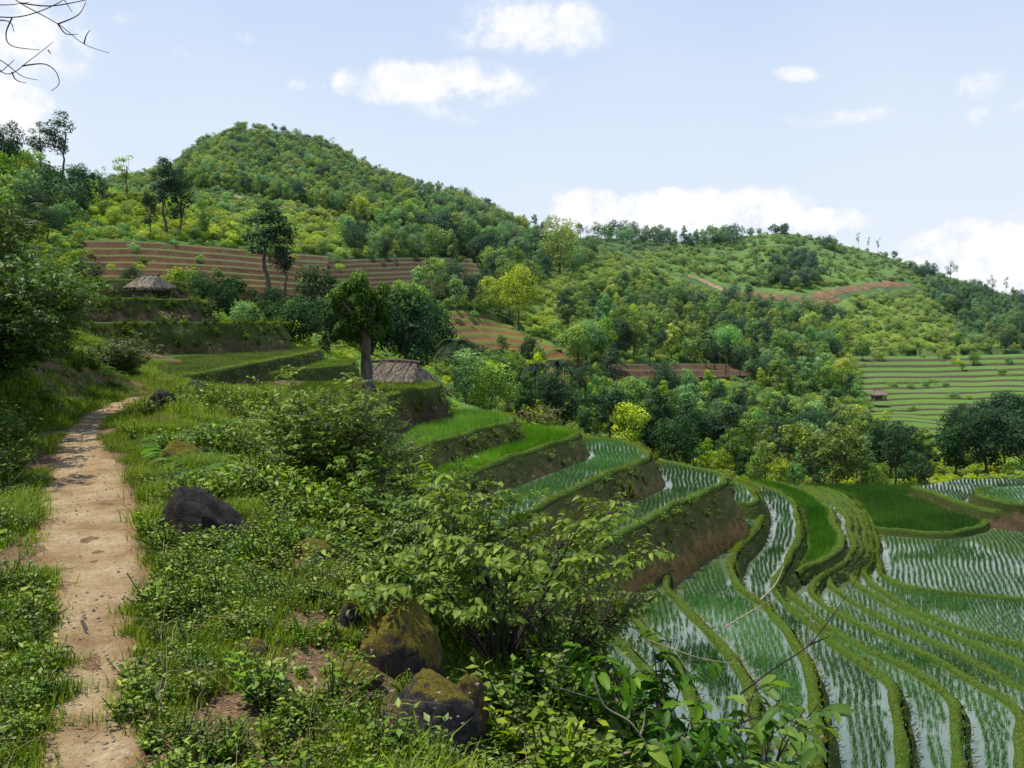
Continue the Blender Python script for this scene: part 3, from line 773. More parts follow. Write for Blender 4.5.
# ------------------------------------------------------------------ stepped fields on the far slopes
def stepped_field(bot, top, n, mat, label, riser=.8, tread=.1, lift=.35, seed=0, jag=.7, bank=.45, high=None, split=.6):
    m = 70
    b = smooth(np.array(bot, float), 2); t = smooth(np.array(top, float), 2)
    f = np.linspace(0, 1, m)
    def rs(P):
        d = np.r_[0, np.cumsum(np.linalg.norm(np.diff(P, axis=0), axis=1))]; d /= d[-1]
        return np.stack([np.interp(f, d, P[:, k]) for k in (0, 1)], -1)
    b, t = rs(b), rs(t); lips = []
    for i in range(n + 1):
        q = b + (t - b) * (i / n)
        q = q + np.c_[0 * f, fbm(f * 9, 0 * f + i * .35, seed) * jag * 2 * (0 < i < n)]
        P, ok = hit(q[:, 0], q[:, 1])
        Y = P[:, 1]; k = 21; Y = np.convolve(np.pad(Y, k // 2, mode='edge'), np.ones(k) / k, 'valid')
        x = (q[:, 0] - 512) / FPX * Y
        zz = CAMZ + Y * (320 - q[:, 1]) / FPX; zz = np.convolve(np.pad(zz, 4, mode='edge'), np.ones(9) / 9, 'valid')
        lips.append(np.c_[x, Y, zz + lift * .5])
    for i in range(1, n + 1):
        lips[i][:, 1] = np.maximum(lips[i][:, 1], lips[i - 1][:, 1] + .4)
        lips[i][:, 2] = np.maximum(lips[i][:, 2], lips[i - 1][:, 2] + .12)
    a = Acc()
    for i in range(n):
        L0, L1 = lips[i], lips[i + 1]
        z0 = L0[:, 2]; z1 = L1[:, 2]
        mid = L0[:, :2] * bank + L1[:, :2] * (1 - bank)
        rows = [np.c_[L0[:, :2], z0], np.c_[mid, z0 + .02], np.c_[mid * .45 + L1[:, :2] * .55, z0 + (z1 - z0) * split], np.c_[L1[:, :2], z1 + .05], np.c_[L1[:, :2] * .9 + L1[:, :2] * .1 + [0, .9], z1 + .16]]
        V = np.stack(rows, 1); c = 5
        ii = np.arange(m - 1)[:, None] * c + np.arange(c - 1)[None]
        F = np.stack([ii, ii + c, ii + c + 1, ii + 1], -1).reshape(-1, 4)
        a.add(V.reshape(-1, 3), F, np.tile([tread, riser, high if high is not None else riser, -.3], m - 1))
    # skirt down into the slope at the foot
    L0 = lips[0]; V = np.stack([np.c_[L0[:, :2] - [0, .8], L0[:, 2] - 1.6], L0], 1)
    ii = np.arange(m - 1)[:, None] * 2
    a.add(V.reshape(-1, 3), np.stack([ii, ii + 2, ii + 3, ii + 1], -1).reshape(-1, 4), riser)
    o = link('terraced_field', a.mesh('terraced_field', M[mat])); tag(o, label, 'terraced field')
stepped_field([(78,293),(160,291),(240,292),(322,300)], [(82,243),(130,243),(190,247),(250,252),(330,258)], 7, 'field_brown', 'wide brown stepped field behind the small thatched shelter', .85, .6, bank=.3, high=.1, split=.82, jag=1.4)
stepped_field([(322,298),(400,291),(460,292),(505,296)], [(300,262),(360,261),(420,259),(472,260)], 7, 'field_brown', 'purple brown stepped field with pale green lines, left of the dark wood', .85, .6, seed=5, bank=.3, high=.1, split=.78, jag=1.4)
stepped_field([(436,356),(490,350),(530,352),(562,350)], [(444,313),(462,312),(480,313),(500,322)], 5, 'field_orange', 'orange and green stepped field in the middle of the valley wood', .8, -.2, seed=11, jag=.5, high=-.2, split=.62)
stepped_field([(548,384),(575,386),(606,378)], [(540,352),(562,350),(582,356)], 4, 'field_orange', 'small crumbling orange terraces among the valley trees', .8, -.2, seed=14, high=-.1)
stepped_field([(612,378),(690,378),(764,376)], [(606,366),(690,365),(760,366)], 2, 'field_brown', 'thin bare brown ledge halfway up the wooded slope', .95, .6, seed=17)
stepped_field([(880,440),(950,436),(1060,436)], [(852,357),(940,357),(1060,354)], 14, 'field_green', 'bright green stepped fields around the tiny field hut', .85, .1, seed=20, bank=.4, high=.2, jag=2., split=.5)

def ribbon(name, P, mat, seed=0, lift=.45, kind='structure', label=None, cat=None):   # P: px, row, half thickness in rows
    S = smooth(np.array(P, float), 1.6); n = len(S); f = np.arange(n)
    jit = fbm(f / 4, 0 * f, seed) * 3
    rows = []
    for k in np.linspace(-1, 1, 5):
        pts, ok = hit(S[:, 0], S[:, 1] + jit * .5 - k * S[:, 2] * (1 + fbm(f / 3, 0 * f + k, seed + 1)))
        rows.append(pts + [0, 0, lift - .35 * abs(k)])
    V = np.stack(rows, 1); c = 5
    i = np.arange(n - 1)[:, None] * c + np.arange(c - 1)[None]
    dep = np.abs(np.diff(V[:, 2, 1])) < 12
    F = np.stack([i, i + c, i + c + 1, i + 1], -1)[dep].reshape(-1, 4)
    a = Acc(); a.add(V.reshape(-1, 3), F, .7)
    o = link(name, a.mesh(name, M[mat], True)); tag(o, label, cat, kind=kind)
ribbon('hill_track', [(210,194,.6),(235,197,1.4),(262,202,.8),(300,210,1.3),(322,214,1.6),(350,222,.8),(372,228,.5)], 'sand_earth', 3)
ribbon('hill_track', [(688,276,.8),(708,283,1.6),(724,290,2.2),(742,295,3)], 'sand_earth', 4)
ribbon('earth_slip', [(738,294,2),(758,295,3.2),(775,297,3.4),(800,299,3.6),(822,296,4.2),(845,290,3.6),(870,286,3.2),(893,284,3),(910,286,1.5)], 'cut_earth', 5)
ribbon('earth_slip', [(800,303,2),(812,306,5),(826,304,3),(840,300,2)], 'cut_earth', 6)
ribbon('hill_track', [(660,297,.8),(700,298,1.2),(730,298,1.5)], 'sand_earth', 7)
ribbon('earth_slip', [(905,268,1),(935,278,1.6),(960,300,2)], 'cut_earth', 9)

# ------------------------------------------------------------------ tree kinds
def crown(seed, H, W, z0, clumps, nleaf, leaf, flat=.8, sparse=0., top=1.0, cr=(.14, .26)):
    r = np.random.default_rng(seed); a = Acc(); C = []
    for i in range(clumps):
        for _ in range(30):
            p = r.uniform(-1, 1, 3)
            q = np.linalg.norm(p * [1, 1, 1])
            if q < 1 and q > (.35 if sparse else .45): break
        w = 1 - max(0, p[2]) * (1 - top) * .8
        C.append([p[0] * W * .42 * w, p[1] * W * .42 * w, z0 + (p[2] * .5 + .5) * (H - z0) * .92 + .02 * H])
    C = np.array(C); R = r.uniform(cr[0], cr[1], clumps) * W
    per = nleaf // clumps
    for c, rad in zip(C, R):
        d = unit(r.normal(0, 1, (per, 3)) + [0, 0, .35])
        P = c + d * rad * r.uniform(.55, 1.08, (per, 1)) * [1, 1, flat]
        N = unit(d + r.normal(0, .45, (per, 3)) + [0, 0, .35])
        D = unit(np.cross(N, r.normal(0, 1, (per, 3)))) + [0, 0, -.25]
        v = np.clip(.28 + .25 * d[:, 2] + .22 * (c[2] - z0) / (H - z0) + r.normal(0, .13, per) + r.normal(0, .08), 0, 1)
        s = leaf * r.uniform(.6, 1.3, per)
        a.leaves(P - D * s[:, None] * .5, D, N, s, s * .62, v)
    return a, C
def trunk(seed, H, C, r0, z0, lean=.04, sides=7, limbs=7):
    r = np.random.default_rng(seed + 99); a = Acc()
    top = np.array([r.normal(0, lean) * H, r.normal(0, lean) * H, z0 + (H - z0) * .55])
    t = np.linspace(0, 1, 9)[:, None]
    P = top * t + np.c_[r.normal(0, .012 * H, (9, 2)) * np.sin(t * PI), np.zeros(9)]
    P[0, 2] = -.25
    a.tube(P, r0 * (1 - .62 * t[:, 0]) * (1 + .5 * np.exp(-t[:, 0] * 16)), sides)
    for c in C[r.permutation(len(C))[:limbs]]:
        k = r.integers(4, 9); s = P[k]; m = (s + c) / 2 + [0, 0, -.04 * H]
        q = np.array([s, s * .6 + m * .4 + [0, 0, .01], m, c * .7 + m * .3, c])
        a.tube(q, r0 * .38 * np.array([1, .85, .7, .45, .2]), 5)
    return a
KIND = {}
def kind(k, seeds, H, W, z0, clumps, nleaf, leaf, r0, **kw):
    KIND[k] = []
    tk = {q: kw.pop(q) for q in ('lean', 'limbs', 'bark') if q in kw}
    bark = tk.pop('bark', 'bark')
    for s in seeds:
        r = np.random.default_rng(s); W2 = W * r.uniform(.85, 1.15)
        a, C = crown(s, H, W2, z0, clumps, nleaf, leaf, **kw)
        b = trunk(s, H, C, r0, z0, **tk)
        KIND[k].append((b.mesh(k + '_trunk', M[bark], True), a.mesh(k + '_crown', M['leaf_wood'])))
kind('round', (1, 2, 3, 4), 8, 6.4, 1.6, 34, 2900, .36, .2)
kind('tall', (11, 12, 13), 11, 5.2, 3.6, 22, 1900, .34, .2, sparse=1, cr=(.12, .24), bark='bark_pale')
kind('slender', (21, 22, 23), 8, 3.4, 1.2, 24, 1700, .32, .13, cr=(.2, .32))
kind('bush', (31, 32, 33, 34), 2.4, 3.6, .1, 16, 1000, .26, .06, limbs=4)
kind('sparse', (41, 42, 43), 9, 4.6, 3.2, 13, 650, .28, .12, sparse=1, cr=(.1, .18), limbs=11, bark='bark_pale')
kind('plume', (51, 52, 53), 7, 4.2, .3, 20, 1500, .38, .12, top=.25, cr=(.16, .24))

def palm_mesh(seed):
    r = np.random.default_rng(seed); a = Acc(); b = Acc(); H = 5
    t = np.linspace(0, 1, 8)[:, None]; b.tube(np.array([.25, .1, H]) * t + [0, 0, -.2], .13 * (1 - .3 * t[:, 0]), 7)
    for k in range(22):
        az = r.uniform(0, 2 * PI); el = r.uniform(-.2, 1.2); L = r.uniform(1.2, 1.8)
        s = np.linspace(0, 1, 9)[:, None]; d = np.array([math.cos(az), math.sin(az), 0])
        P = np.array([.25, .1, H - .2]) + d * L * s * math.cos(el * .6) + np.array([0, 0, 1]) * (L * s * math.sin(el) - .9 * s ** 2 * L)
        T = unit(np.gradient(P, axis=0)); S = np.cross(T, [0, 0, 1.]); v = r.uniform(.1, .6)
        for sg in (-1, 1):
            D = unit(T * .7 + S * sg + [0, 0, -.35]); N = unit(np.cross(D, T) * sg + [0, 0, .3])
            for o in (0, .5):
                a.leaves(P + T * o * .15, D, N, .55, .12, v)
        b.tube(P[::2], .02, 4)
    return b.mesh('palm_trunk', M['bark']), a.mesh('palm_fronds', M['leaf_dark'])
KIND['palm'] = [palm_mesh(61), palm_mesh(62)]
KH = dict(round=8, tall=11, slender=8, bush=2.4, sparse=9, plume=7, palm=6)
GREENW = {'leaf_wood': 'green', 'leaf_dark': 'dark', 'leaf_light': 'light green', 'leaf_blue': 'bluish green', 'leaf_yel': 'yellowish'}
def put_tree(k, i, loc, s, rz, mat, name, label, cat='tree', group=None, sx=1.0):
    tm, cm = KIND[k][i % len(KIND[k])]
    r = empty(name, loc, rz, label, cat, group); r.scale = (s * sx, s * sx, s)
    t = link('trunk' if k != 'bush' else 'stems', tm, r)
    c = link('crown' if k != 'bush' else 'foliage', cm, r)
    if mat != 'leaf_wood':
        c.material_slots[0].link = 'OBJECT'; c.material_slots[0].material = M[mat]
    return r

# featured trees one can pick out: (px, base row, height px, kind, leaf, width factor, label)
FEAT = [
 (268,292,100,'tall','leaf_dark',1.45,'tall dark tree with two bare lower trunks, over the brown stepped field'),
 (284,294,70,'tall','leaf_dark',1.1,'shorter companion leaning beside the tall dark tree over the brown field'),
 (212,324,56,'round','leaf_dark',1.,'compact dark round tree just right of the small thatched shelter'),
 (62,176,68,'tall','leaf_dark',1.05,'tallest ragged tree on the crest of the near hill'),
 (41,160,40,'tall','leaf_dark',1.2,'smaller forked tree beside the tallest one on the near crest'),
 (8,170,52,'round','leaf_dark',.8,'dark tree at the very edge on the near crest'),
 (127,200,50,'sparse','leaf_light',1.3,'thin airy tree with see-through crown on the near crest'),
 (101,200,42,'sparse','leaf_blue',.8,'nearly leafless tree on the near crest'),
 (166,236,86,'tall','leaf_dark',1.05,'tall dark tree at the right end of the near crest'),
 (180,236,72,'slender','leaf_dark',1.,'slim tree with a straight bare trunk below the near crest'),
 (150,238,54,'slender','leaf_dark',.7,'thin dark trunked tree above the brown stepped field'),
 (205,236,48,'slender','leaf_wood',.9,'slim green tree standing alone on the bright slope'),
 (104,206,30,'slender','leaf_dark',.7,'small dark tree halfway along the near crest'),
 (402,378,96,'round','leaf_dark',1.1,'large dark tree spreading behind the thatched hut'),
 (428,372,82,'round','leaf_dark',.95,'dark tree to the right of the thatched hut'),
 (372,362,78,'round','leaf_dark',.95,'dark tree directly behind the thick pollard trunk'),
 (330,362,70,'round','leaf_dark',1.1,'dark green tree left of the pollard, above the grass terraces'),
 (300,352,64,'round','leaf_dark',1.1,'broad green tree near the end of the grass terraces'),
 (272,345,50,'round','leaf_dark',1.2,'low rounded tree behind the long grassy bank'),
 (245,338,40,'round','leaf_blue',1.2,'low bluish tree at the end of the mottled bank'),
 (455,394,66,'palm','leaf_dark',1.2,'dark palm like tree right of the thatched hut'),
 (556,402,50,'palm','leaf_dark',1.4,'drooping palm in the valley wood'),
 (536,400,44,'palm','leaf_dark',1.2,'smaller drooping palm in the valley wood'),
 (664,408,52,'round','leaf_dark',.85,'solitary dark round tree beside the bare brown ledge'),
 (610,400,60,'slender','leaf_dark',1.2,'tall bluish dark tree left of the solitary round one'),
 (536,430,28,'bush','leaf_yel',1.2,'yellow flowering bush just past the green terrace tips'),
 (806,498,20,'bush','leaf_yel',1.,'small yellow bush at the head of the dark green field'),
 (560,278,66,'round','leaf_light',.8,'light green tree on the edge of the saddle wood'),
 (532,268,48,'sparse','leaf_blue',1.2,'airy tree on the saddle skyline'),
 (547,240,27,'sparse','leaf_blue',1.4,'left tree of the airy skyline pair on the saddle'),
 (566,238,24,'sparse','leaf_blue',1.2,'right tree of the airy skyline pair on the saddle'),
 (519,328,64,'round','leaf_light',.75,'pale green conical tree at the foot of the saddle wood'),
 (632,242,22,'round','leaf_dark',1.,'round tree on the skyline just right of the saddle'),
 (858,250,20,'sparse','leaf_dark',.5,'left of three thin trees on the right crest'),
 (868,252,17,'sparse','leaf_dark',.5,'middle of three thin trees on the right crest'),
 (878,254,20,'sparse','leaf_dark',.5,'right of three thin trees on the right crest'),
 (950,285,30,'sparse','leaf_blue',1.2,'airy pale tree on the falling right crest'),
 (992,296,26,'sparse','leaf_blue',1.,'leaning tree on the falling right crest'),
 (1006,298,24,'sparse','leaf_blue',.6,'thin tree at the end of the falling right crest'),
 (785,236,14,'round','leaf_dark',1.,'dark tree on the very top of the right hill'),
 (828,248,14,'bush','leaf_dark',1.,'low dark clump on the right crest'),
]
TREES = []   # (px, py, sizepx)
for (px, py, hp, k, mt, wf, lab) in FEAT:
    pb = py
    P, ok = hit(px, pb)
    while not ok[0]: pb += 1; P, ok = hit(px, pb)
    pb += 1 * (pb > py); P = hit(px, pb)[0][0]; hp += pb - py
    H = hp * P[1] / FPX
    put_tree(k, int(px), P - [0, 0, .1], H / KH[k] * (.92 if k != 'palm' else 1.), px * .37, mt, {'palm': 'palm_tree', 'bush': 'flowering_bush' if mt == 'leaf_yel' else 'bush', 'tall': 'tall_tree', 'sparse': 'airy_tree'}.get(k, 'broadleaf_tree'), lab, 'palm' if k == 'palm' else ('bush' if k == 'bush' else 'tree'), None, wf)
    TREES.append((px, py, hp))

# woods: (poly of trunk feet, tries, height m, kinds, leaves with weights, spacing, place words)
WOODS = [
 ([(470,420),(520,425),(600,445),(700,478),(780,498),(860,502),(925,496),(935,470),(880,425),(800,420),(720,405),(640,395),(600,405),(560,400),(500,385),(450,400)], 1500, (3.0, 8.5), ('round','slender','slender','plume','tall'), (('leaf_wood',7),('leaf_dark',8),('leaf_light',1),('leaf_blue',2)), .34, 'in the valley wood behind the rice terraces'),
 ([(948,478),(1100,478),(1100,425),(990,425),(950,450)], 260, (6, 9.5), ('round','slender'), (('leaf_dark',6),), .36, 'in the dark clump beside the stepped fields'),
 ([(-60,330),(110,300),(235,330),(300,350),(345,368),(300,330),(240,300),(90,296),(-60,290)], 60, (2.5, 4.5), ('round','bush'), (('leaf_dark',4),('leaf_wood',1)), .6, 'between the grass banks and the brown stepped field'),
 ([(300,345),(345,368),(400,385),(460,400),(450,360),(440,330),(400,312),(340,300),(300,305)], 300, (4.5, 7.5), ('round','round','slender'), (('leaf_dark',4),('leaf_wood',3)), .5, 'in the shady grove behind the thatched hut'),
 ([(440,400),(600,400),(620,392),(600,384),(560,388),(540,356),(440,360)], 220, (3.5, 6), ('round','slender','plume'), (('leaf_dark',2),('leaf_wood',4),('leaf_light',1)), .55, 'below the orange stepped fields'),
 ([(560,372),(600,350),(560,330),(565,305),(620,290),(700,300),(760,305),(830,315),(850,345),(820,372),(860,400),(800,400),(760,392),(690,362),(620,362)], 1600, (4.5, 10), ('round','slender','plume','tall'), (('leaf_wood',6),('leaf_dark',4),('leaf_blue',3),('leaf_light',3)), .36, 'in the dark belt of wood below the red earth slip'),
 ([(440,312),(470,312),(520,335),(515,300),(540,290),(600,262),(540,245),(480,225),(440,235),(430,262),(480,262),(500,298),(400,300),(420,308)], 500, (7, 12), ('round','plume','slender'), (('leaf_wood',4),('leaf_dark',3),('leaf_blue',3),('leaf_light',3)), .38, 'in the saddle wood beside the purple brown field'),
 ([(350,262),(345,238),(380,228),(440,235),(470,262),(400,262)], 220, (6, 9), ('round','slender'), (('leaf_dark',4),('leaf_blue',3),('leaf_wood',3)), .5, 'along the upper edge of the purple brown field'),
 ([(60,250),(-80,250),(-80,120),(10,158),(60,180),(100,198),(100,240)], 120, (4, 7), ('round','bush','round'), (('leaf_dark',4),('leaf_wood',4),('leaf_blue',2)), .62, 'on the shaded side of the near hill'),
 ([(100,198),(170,208),(240,236),(330,258),(250,250),(100,243)], 60, (2.5, 5), ('round','slender'), (('leaf_wood',4),('leaf_light',3)), .8, 'on the bright slope above the brown stepped field'),
 ([(175,190),(183,166),(206,150),(240,136),(285,142),(332,154),(381,180),(430,194),(481,208),(520,228),(470,240),(380,230),(330,214),(262,198),(215,190)], 9000, (5.5, 9.0), ('slender','slender','plume','plume','round','sparse'), (('leaf_wood',5),('leaf_blue',4),('leaf_light',8),('leaf_dark',2)), .27, 'on the high wooded hill'),
 ([(520,228),(560,236),(620,243),(700,248),(735,246),(735,238),(620,234),(560,232),(520,224)], 600, (6, 10), ('round','sparse','slender','bush','tall'), (('leaf_dark',2),('leaf_blue',3),('leaf_wood',4)), .42, 'on the saddle skyline'),
 ([(735,240),(790,232),(870,252),(905,266),(960,282),(1040,302),(1200,308),(1200,300),(1024,296),(900,256),(860,248),(790,229),(740,234)], 200, (3, 6.5), ('round','sparse','sparse','bush'), (('leaf_dark',3),('leaf_blue',3),('leaf_wood',2)), .5, 'along the crest of the right hill'),
 ([(905,268),(960,286),(1040,306),(1200,312),(1200,350),(1000,352),(960,325),(930,300)], 800, (5, 8.5), ('round','slender'), (('leaf_dark',4),('leaf_blue',4),('leaf_wood',3)), .5, 'on the shaded flank under the falling crest'),
 ([(762,285),(785,255),(815,258),(820,285),(790,292)], 110, (5, 8), ('round',), (('leaf_dark',4),('leaf_wood',3)), .5, 'in the dark hollow high on the right hill'),
 ([(640,262),(700,250),(800,240),(880,262),(880,280),(700,276)], 60, (3, 5), ('round','slender'), (('leaf_wood',3),('leaf_blue',3)), 1., 'scattered over the open top of the right hill'),
 ([(790,350),(850,370),(980,372),(950,330),(905,295),(840,305)], 60, (3, 6), ('round','slender'), (('leaf_wood',3),('leaf_light',3)), 1.0, 'dotted over the bright slope right of the belt of wood'),
]
cand = []
SLIP = [(684,273),(745,289),(800,293),(850,284),(915,280),(915,290),(850,297),(838,316),(798,314),(735,302),(684,282)]
TRK = [(205,192),(330,208),(380,224),(380,232),(320,219),(205,200)]
for (poly, tries, hr, kinds, mats, sp_, words) in WOODS:
    P = np.array(poly, float); lo_, hi_ = P.min(0), P.max(0)
    q = rng.uniform(lo_, hi_, (tries * 3, 2)); q = q[inpoly(q[:, 0], q[:, 1], poly)][:tries]
    W, ok = hit(q[:, 0], q[:, 1])
    T = np.array(TREES, float)[:, :3]
    mn = [m for m, w in mats for _ in range(w)]
    for i in range(len(q)):
        if not ok[i] or (850 < q[i, 0] < 905 and 398 < q[i, 1] < 455): continue
        if bool(inpoly(np.array([q[i, 0]]), np.array([q[i, 1] - 3.]), SLIP)[0]) or bool(inpoly(np.array([q[i, 0]]), np.array([q[i, 1] - 5.]), TRK)[0]): continue
        H = rng.uniform(*hr); s = H * FPX / W[i, 1]
        d = np.hypot((T[:, 0] - q[i, 0]), (T[:, 1] - q[i, 1]) * 1.5)
        if (d < sp_ * .5 * (s + T[:, 2]) * .8).any(): continue
        T = np.vstack([T, [q[i, 0], q[i, 1], s]])
        cand.append((s, W[i], H, kinds[rng.integers(len(kinds))], mn[rng.integers(len(mn))], words))
    TREES = [tuple(t) for t in T]
cand.sort(key=lambda c: -c[0])
print('wood trees', len(cand))
NIND = 255
seen = {}
for c in cand[:NIND]:
    s, P, H, k, mt, words = c
    size = 'low' if H < 4.5 else ('medium' if H < 7 else 'tall')
    shape = {'round': 'rounded', 'slender': 'slim', 'plume': 'pointed', 'bush': 'bushy', 'sparse': 'airy', 'tall': 'straggly'}[k]
    put_tree(k, int(rng.integers(99)), P - [0, 0, .15], H / KH[k], rng.uniform(0, 6.28), mt, 'wood_tree', f'{size} {shape} {GREENW[mt]} tree {words}', 'tree', 'trees ' + words, rng.uniform(.85, 1.2))

# ------------------------------------------------------------------ instanced stuff
def scatter(name, P, rz, sc, idx, sources, label=None):
    me = bpy.data.meshes.new(name); n = len(P)
    me.vertices.add(n); me.vertices.foreach_set('co', np.asarray(P, np.float32).ravel())
    for nm, ty, v in (('rz', 'FLOAT', rz), ('sc', 'FLOAT', sc), ('ix', 'INT', idx)):
        a = me.attributes.new(nm, ty, 'POINT'); a.data.foreach_set('value', np.asarray(v, np.float32 if ty == 'FLOAT' else np.int32))
    o = link(name, me); tag(o, label, kind='stuff')
    col = bpy.data.collections.new(name + '_sources')
    for i, s in enumerate(sources):
        s.name = f'{i:02d}_{name}_source'; col.objects.link(s)
    gt = bpy.data.node_groups.new(name, 'GeometryNodeTree')
    gt.interface.new_socket('Geometry', in_out='INPUT', socket_type='NodeSocketGeometry')
    gt.interface.new_socket('Geometry', in_out='OUTPUT', socket_type='NodeSocketGeometry')
    N = gt.nodes.new; Lk = gt.links.new
    gi = N('NodeGroupInput'); go = N('NodeGroupOutput'); ip = N('GeometryNodeInstanceOnPoints'); ci = N('GeometryNodeCollectionInfo')
    ci.inputs['Collection'].default_value = col; ci.inputs['Separate Children'].default_value = True; ci.inputs['Reset Children'].default_value = True
    ip.inputs['Pick Instance'].default_value = True
    def at(nm, ty):
        x = N('GeometryNodeInputNamedAttribute'); x.data_type = ty; x.inputs[0].default_value = nm; return x.outputs[0]
    cx = N('ShaderNodeCombineXYZ'); Lk(at('rz', 'FLOAT'), cx.inputs[2])
    Lk(gi.outputs[0], ip.inputs['Points']); Lk(ci.outputs[0], ip.inputs['Instance']); Lk(at('ix', 'INT'), ip.inputs['Instance Index'])
    Lk(cx.outputs[0], ip.inputs['Rotation']); Lk(at('sc', 'FLOAT'), ip.inputs['Scale']); Lk(ip.outputs[0], go.inputs[0])
    md = o.modifiers.new('scatter', 'NODES'); md.node_group = gt
    return o
def joined(k, i, mat):                             # one source mesh with trunk and crown
    tm, cm = KIND[k][i]
    nv = len(tm.vertices); me = bpy.data.meshes.new(k + '_whole')
    def get(m):
        V = np.empty(len(m.vertices) * 3, np.float32); m.vertices.foreach_get('co', V)
        L = np.empty(len(m.loops), np.int32); m.loops.foreach_get('vertex_index', L)
        S = np.empty(len(m.polygons), np.int32); m.polygons.foreach_get('loop_total', S)
        A = np.empty(len(m.polygons), np.float32); m.attributes['var'].data.foreach_get('value', A)
        return V.reshape(-1, 3), L, S, A
    a, b = get(tm), get(cm)
    V = np.r_[a[0], b[0]]; L = np.r_[a[1], b[1] + nv]; S = np.r_[a[2], b[2]]; A = np.r_[a[3], b[3]]; Mi = np.r_[np.zeros(len(a[2])), np.ones(len(b[2]))]
    me.vertices.add(len(V)); me.vertices.foreach_set('co', V.ravel()); me.loops.add(len(L)); me.loops.foreach_set('vertex_index', L.astype(np.int32))
    me.polygons.add(len(S)); me.polygons.foreach_set('loop_start', np.r_[0, np.cumsum(S)[:-1]].astype(np.int32)); me.polygons.foreach_set('material_index', Mi.astype(np.int32))
    me.update(calc_edges=True); x = me.attributes.new('var', 'FLOAT', 'FACE'); x.data.foreach_set('value', A)
    me.materials.append(M['bark']); me.materials.append(M[mat]); return lib('src', me)
srcs = []; key = {}
for k in ('round', 'slender', 'plume', 'sparse', 'bush', 'tall'):
    for mt in ('leaf_wood', 'leaf_dark', 'leaf_light', 'leaf_blue'):
        for i in range(2):
            key[(k, mt, i)] = len(srcs); srcs.append(joined(k, i, mt))
rest = cand[NIND:]
if rest:
    scatter('distant_wood', [c[1] - [0, 0, .2] for c in rest], rng.uniform(0, 6.28, len(rest)), [c[2] / KH[c[3]] for c in rest],
            [key[(c[3], c[4], int(rng.integers(2)))] for c in rest], srcs, 'distant trees covering the far hillsides')
# low scrub over the open slopes
q = np.c_[rng.uniform(-150, 1180, 42000), rng.uniform(130, 515, 42000)]
m = np.ones(len(q), bool)
for f in FIELDS: m &= ~(inpoly(q[:, 0], q[:, 1], f) & (rng.uniform(0, 1, len(q)) > .02))
m &= ~inpoly(q[:, 0], q[:, 1], [(684,273),(745,289),(800,293),(850,284),(915,280),(915,290),(850,297),(838,316),(798,314),(735,302),(684,282)])
q = q[m]; W, ok = hit(q[:, 0], q[:, 1]); W = W[ok & (W[:, 1] < 520)]
nz = fbm(W[:, 0] / 16, W[:, 1] / 16, 77); W = W[nz > -.3]
sb = []; 
for mt in ('leaf_wood', 'leaf_light', 'leaf_blue', 'leaf_light'):
    for i in range(2):
        c = KIND['bush'][i][1].copy(); c.materials.clear(); c.materials.append(M[mt]); sb.append(lib('s', c))
lightzone = fbm(W[:, 0] / 30, W[:, 1] / 30, 41)
ppx, ppy = project(W[:, 0], W[:, 1], W[:, 2]); lightzone = lightzone + .35 * inpoly(ppx, ppy, [(600,262),(700,238),(790,228),(905,262),(990,372),(830,380),(800,300),(640,300),(560,320),(520,360),(515,300)]) + .25 * inpoly(ppx, ppy, [(90,244),(110,200),(250,215),(340,222),(400,260),(330,262),(250,245)])
ix = np.where(lightzone + rng.normal(0, .16, len(W)) > .04, rng.choice([2, 3, 6, 7], len(W)), rng.choice([0, 1, 4, 5], len(W)))
scatter('scrub', W - [0, 0, .15], rng.uniform(0, 6.28, len(W)), rng.uniform(.25, .95, len(W)) * np.clip(W[:, 1] / 240, .5, 1.2), ix, sb, 'low leafy scrub over the open hill slopes')

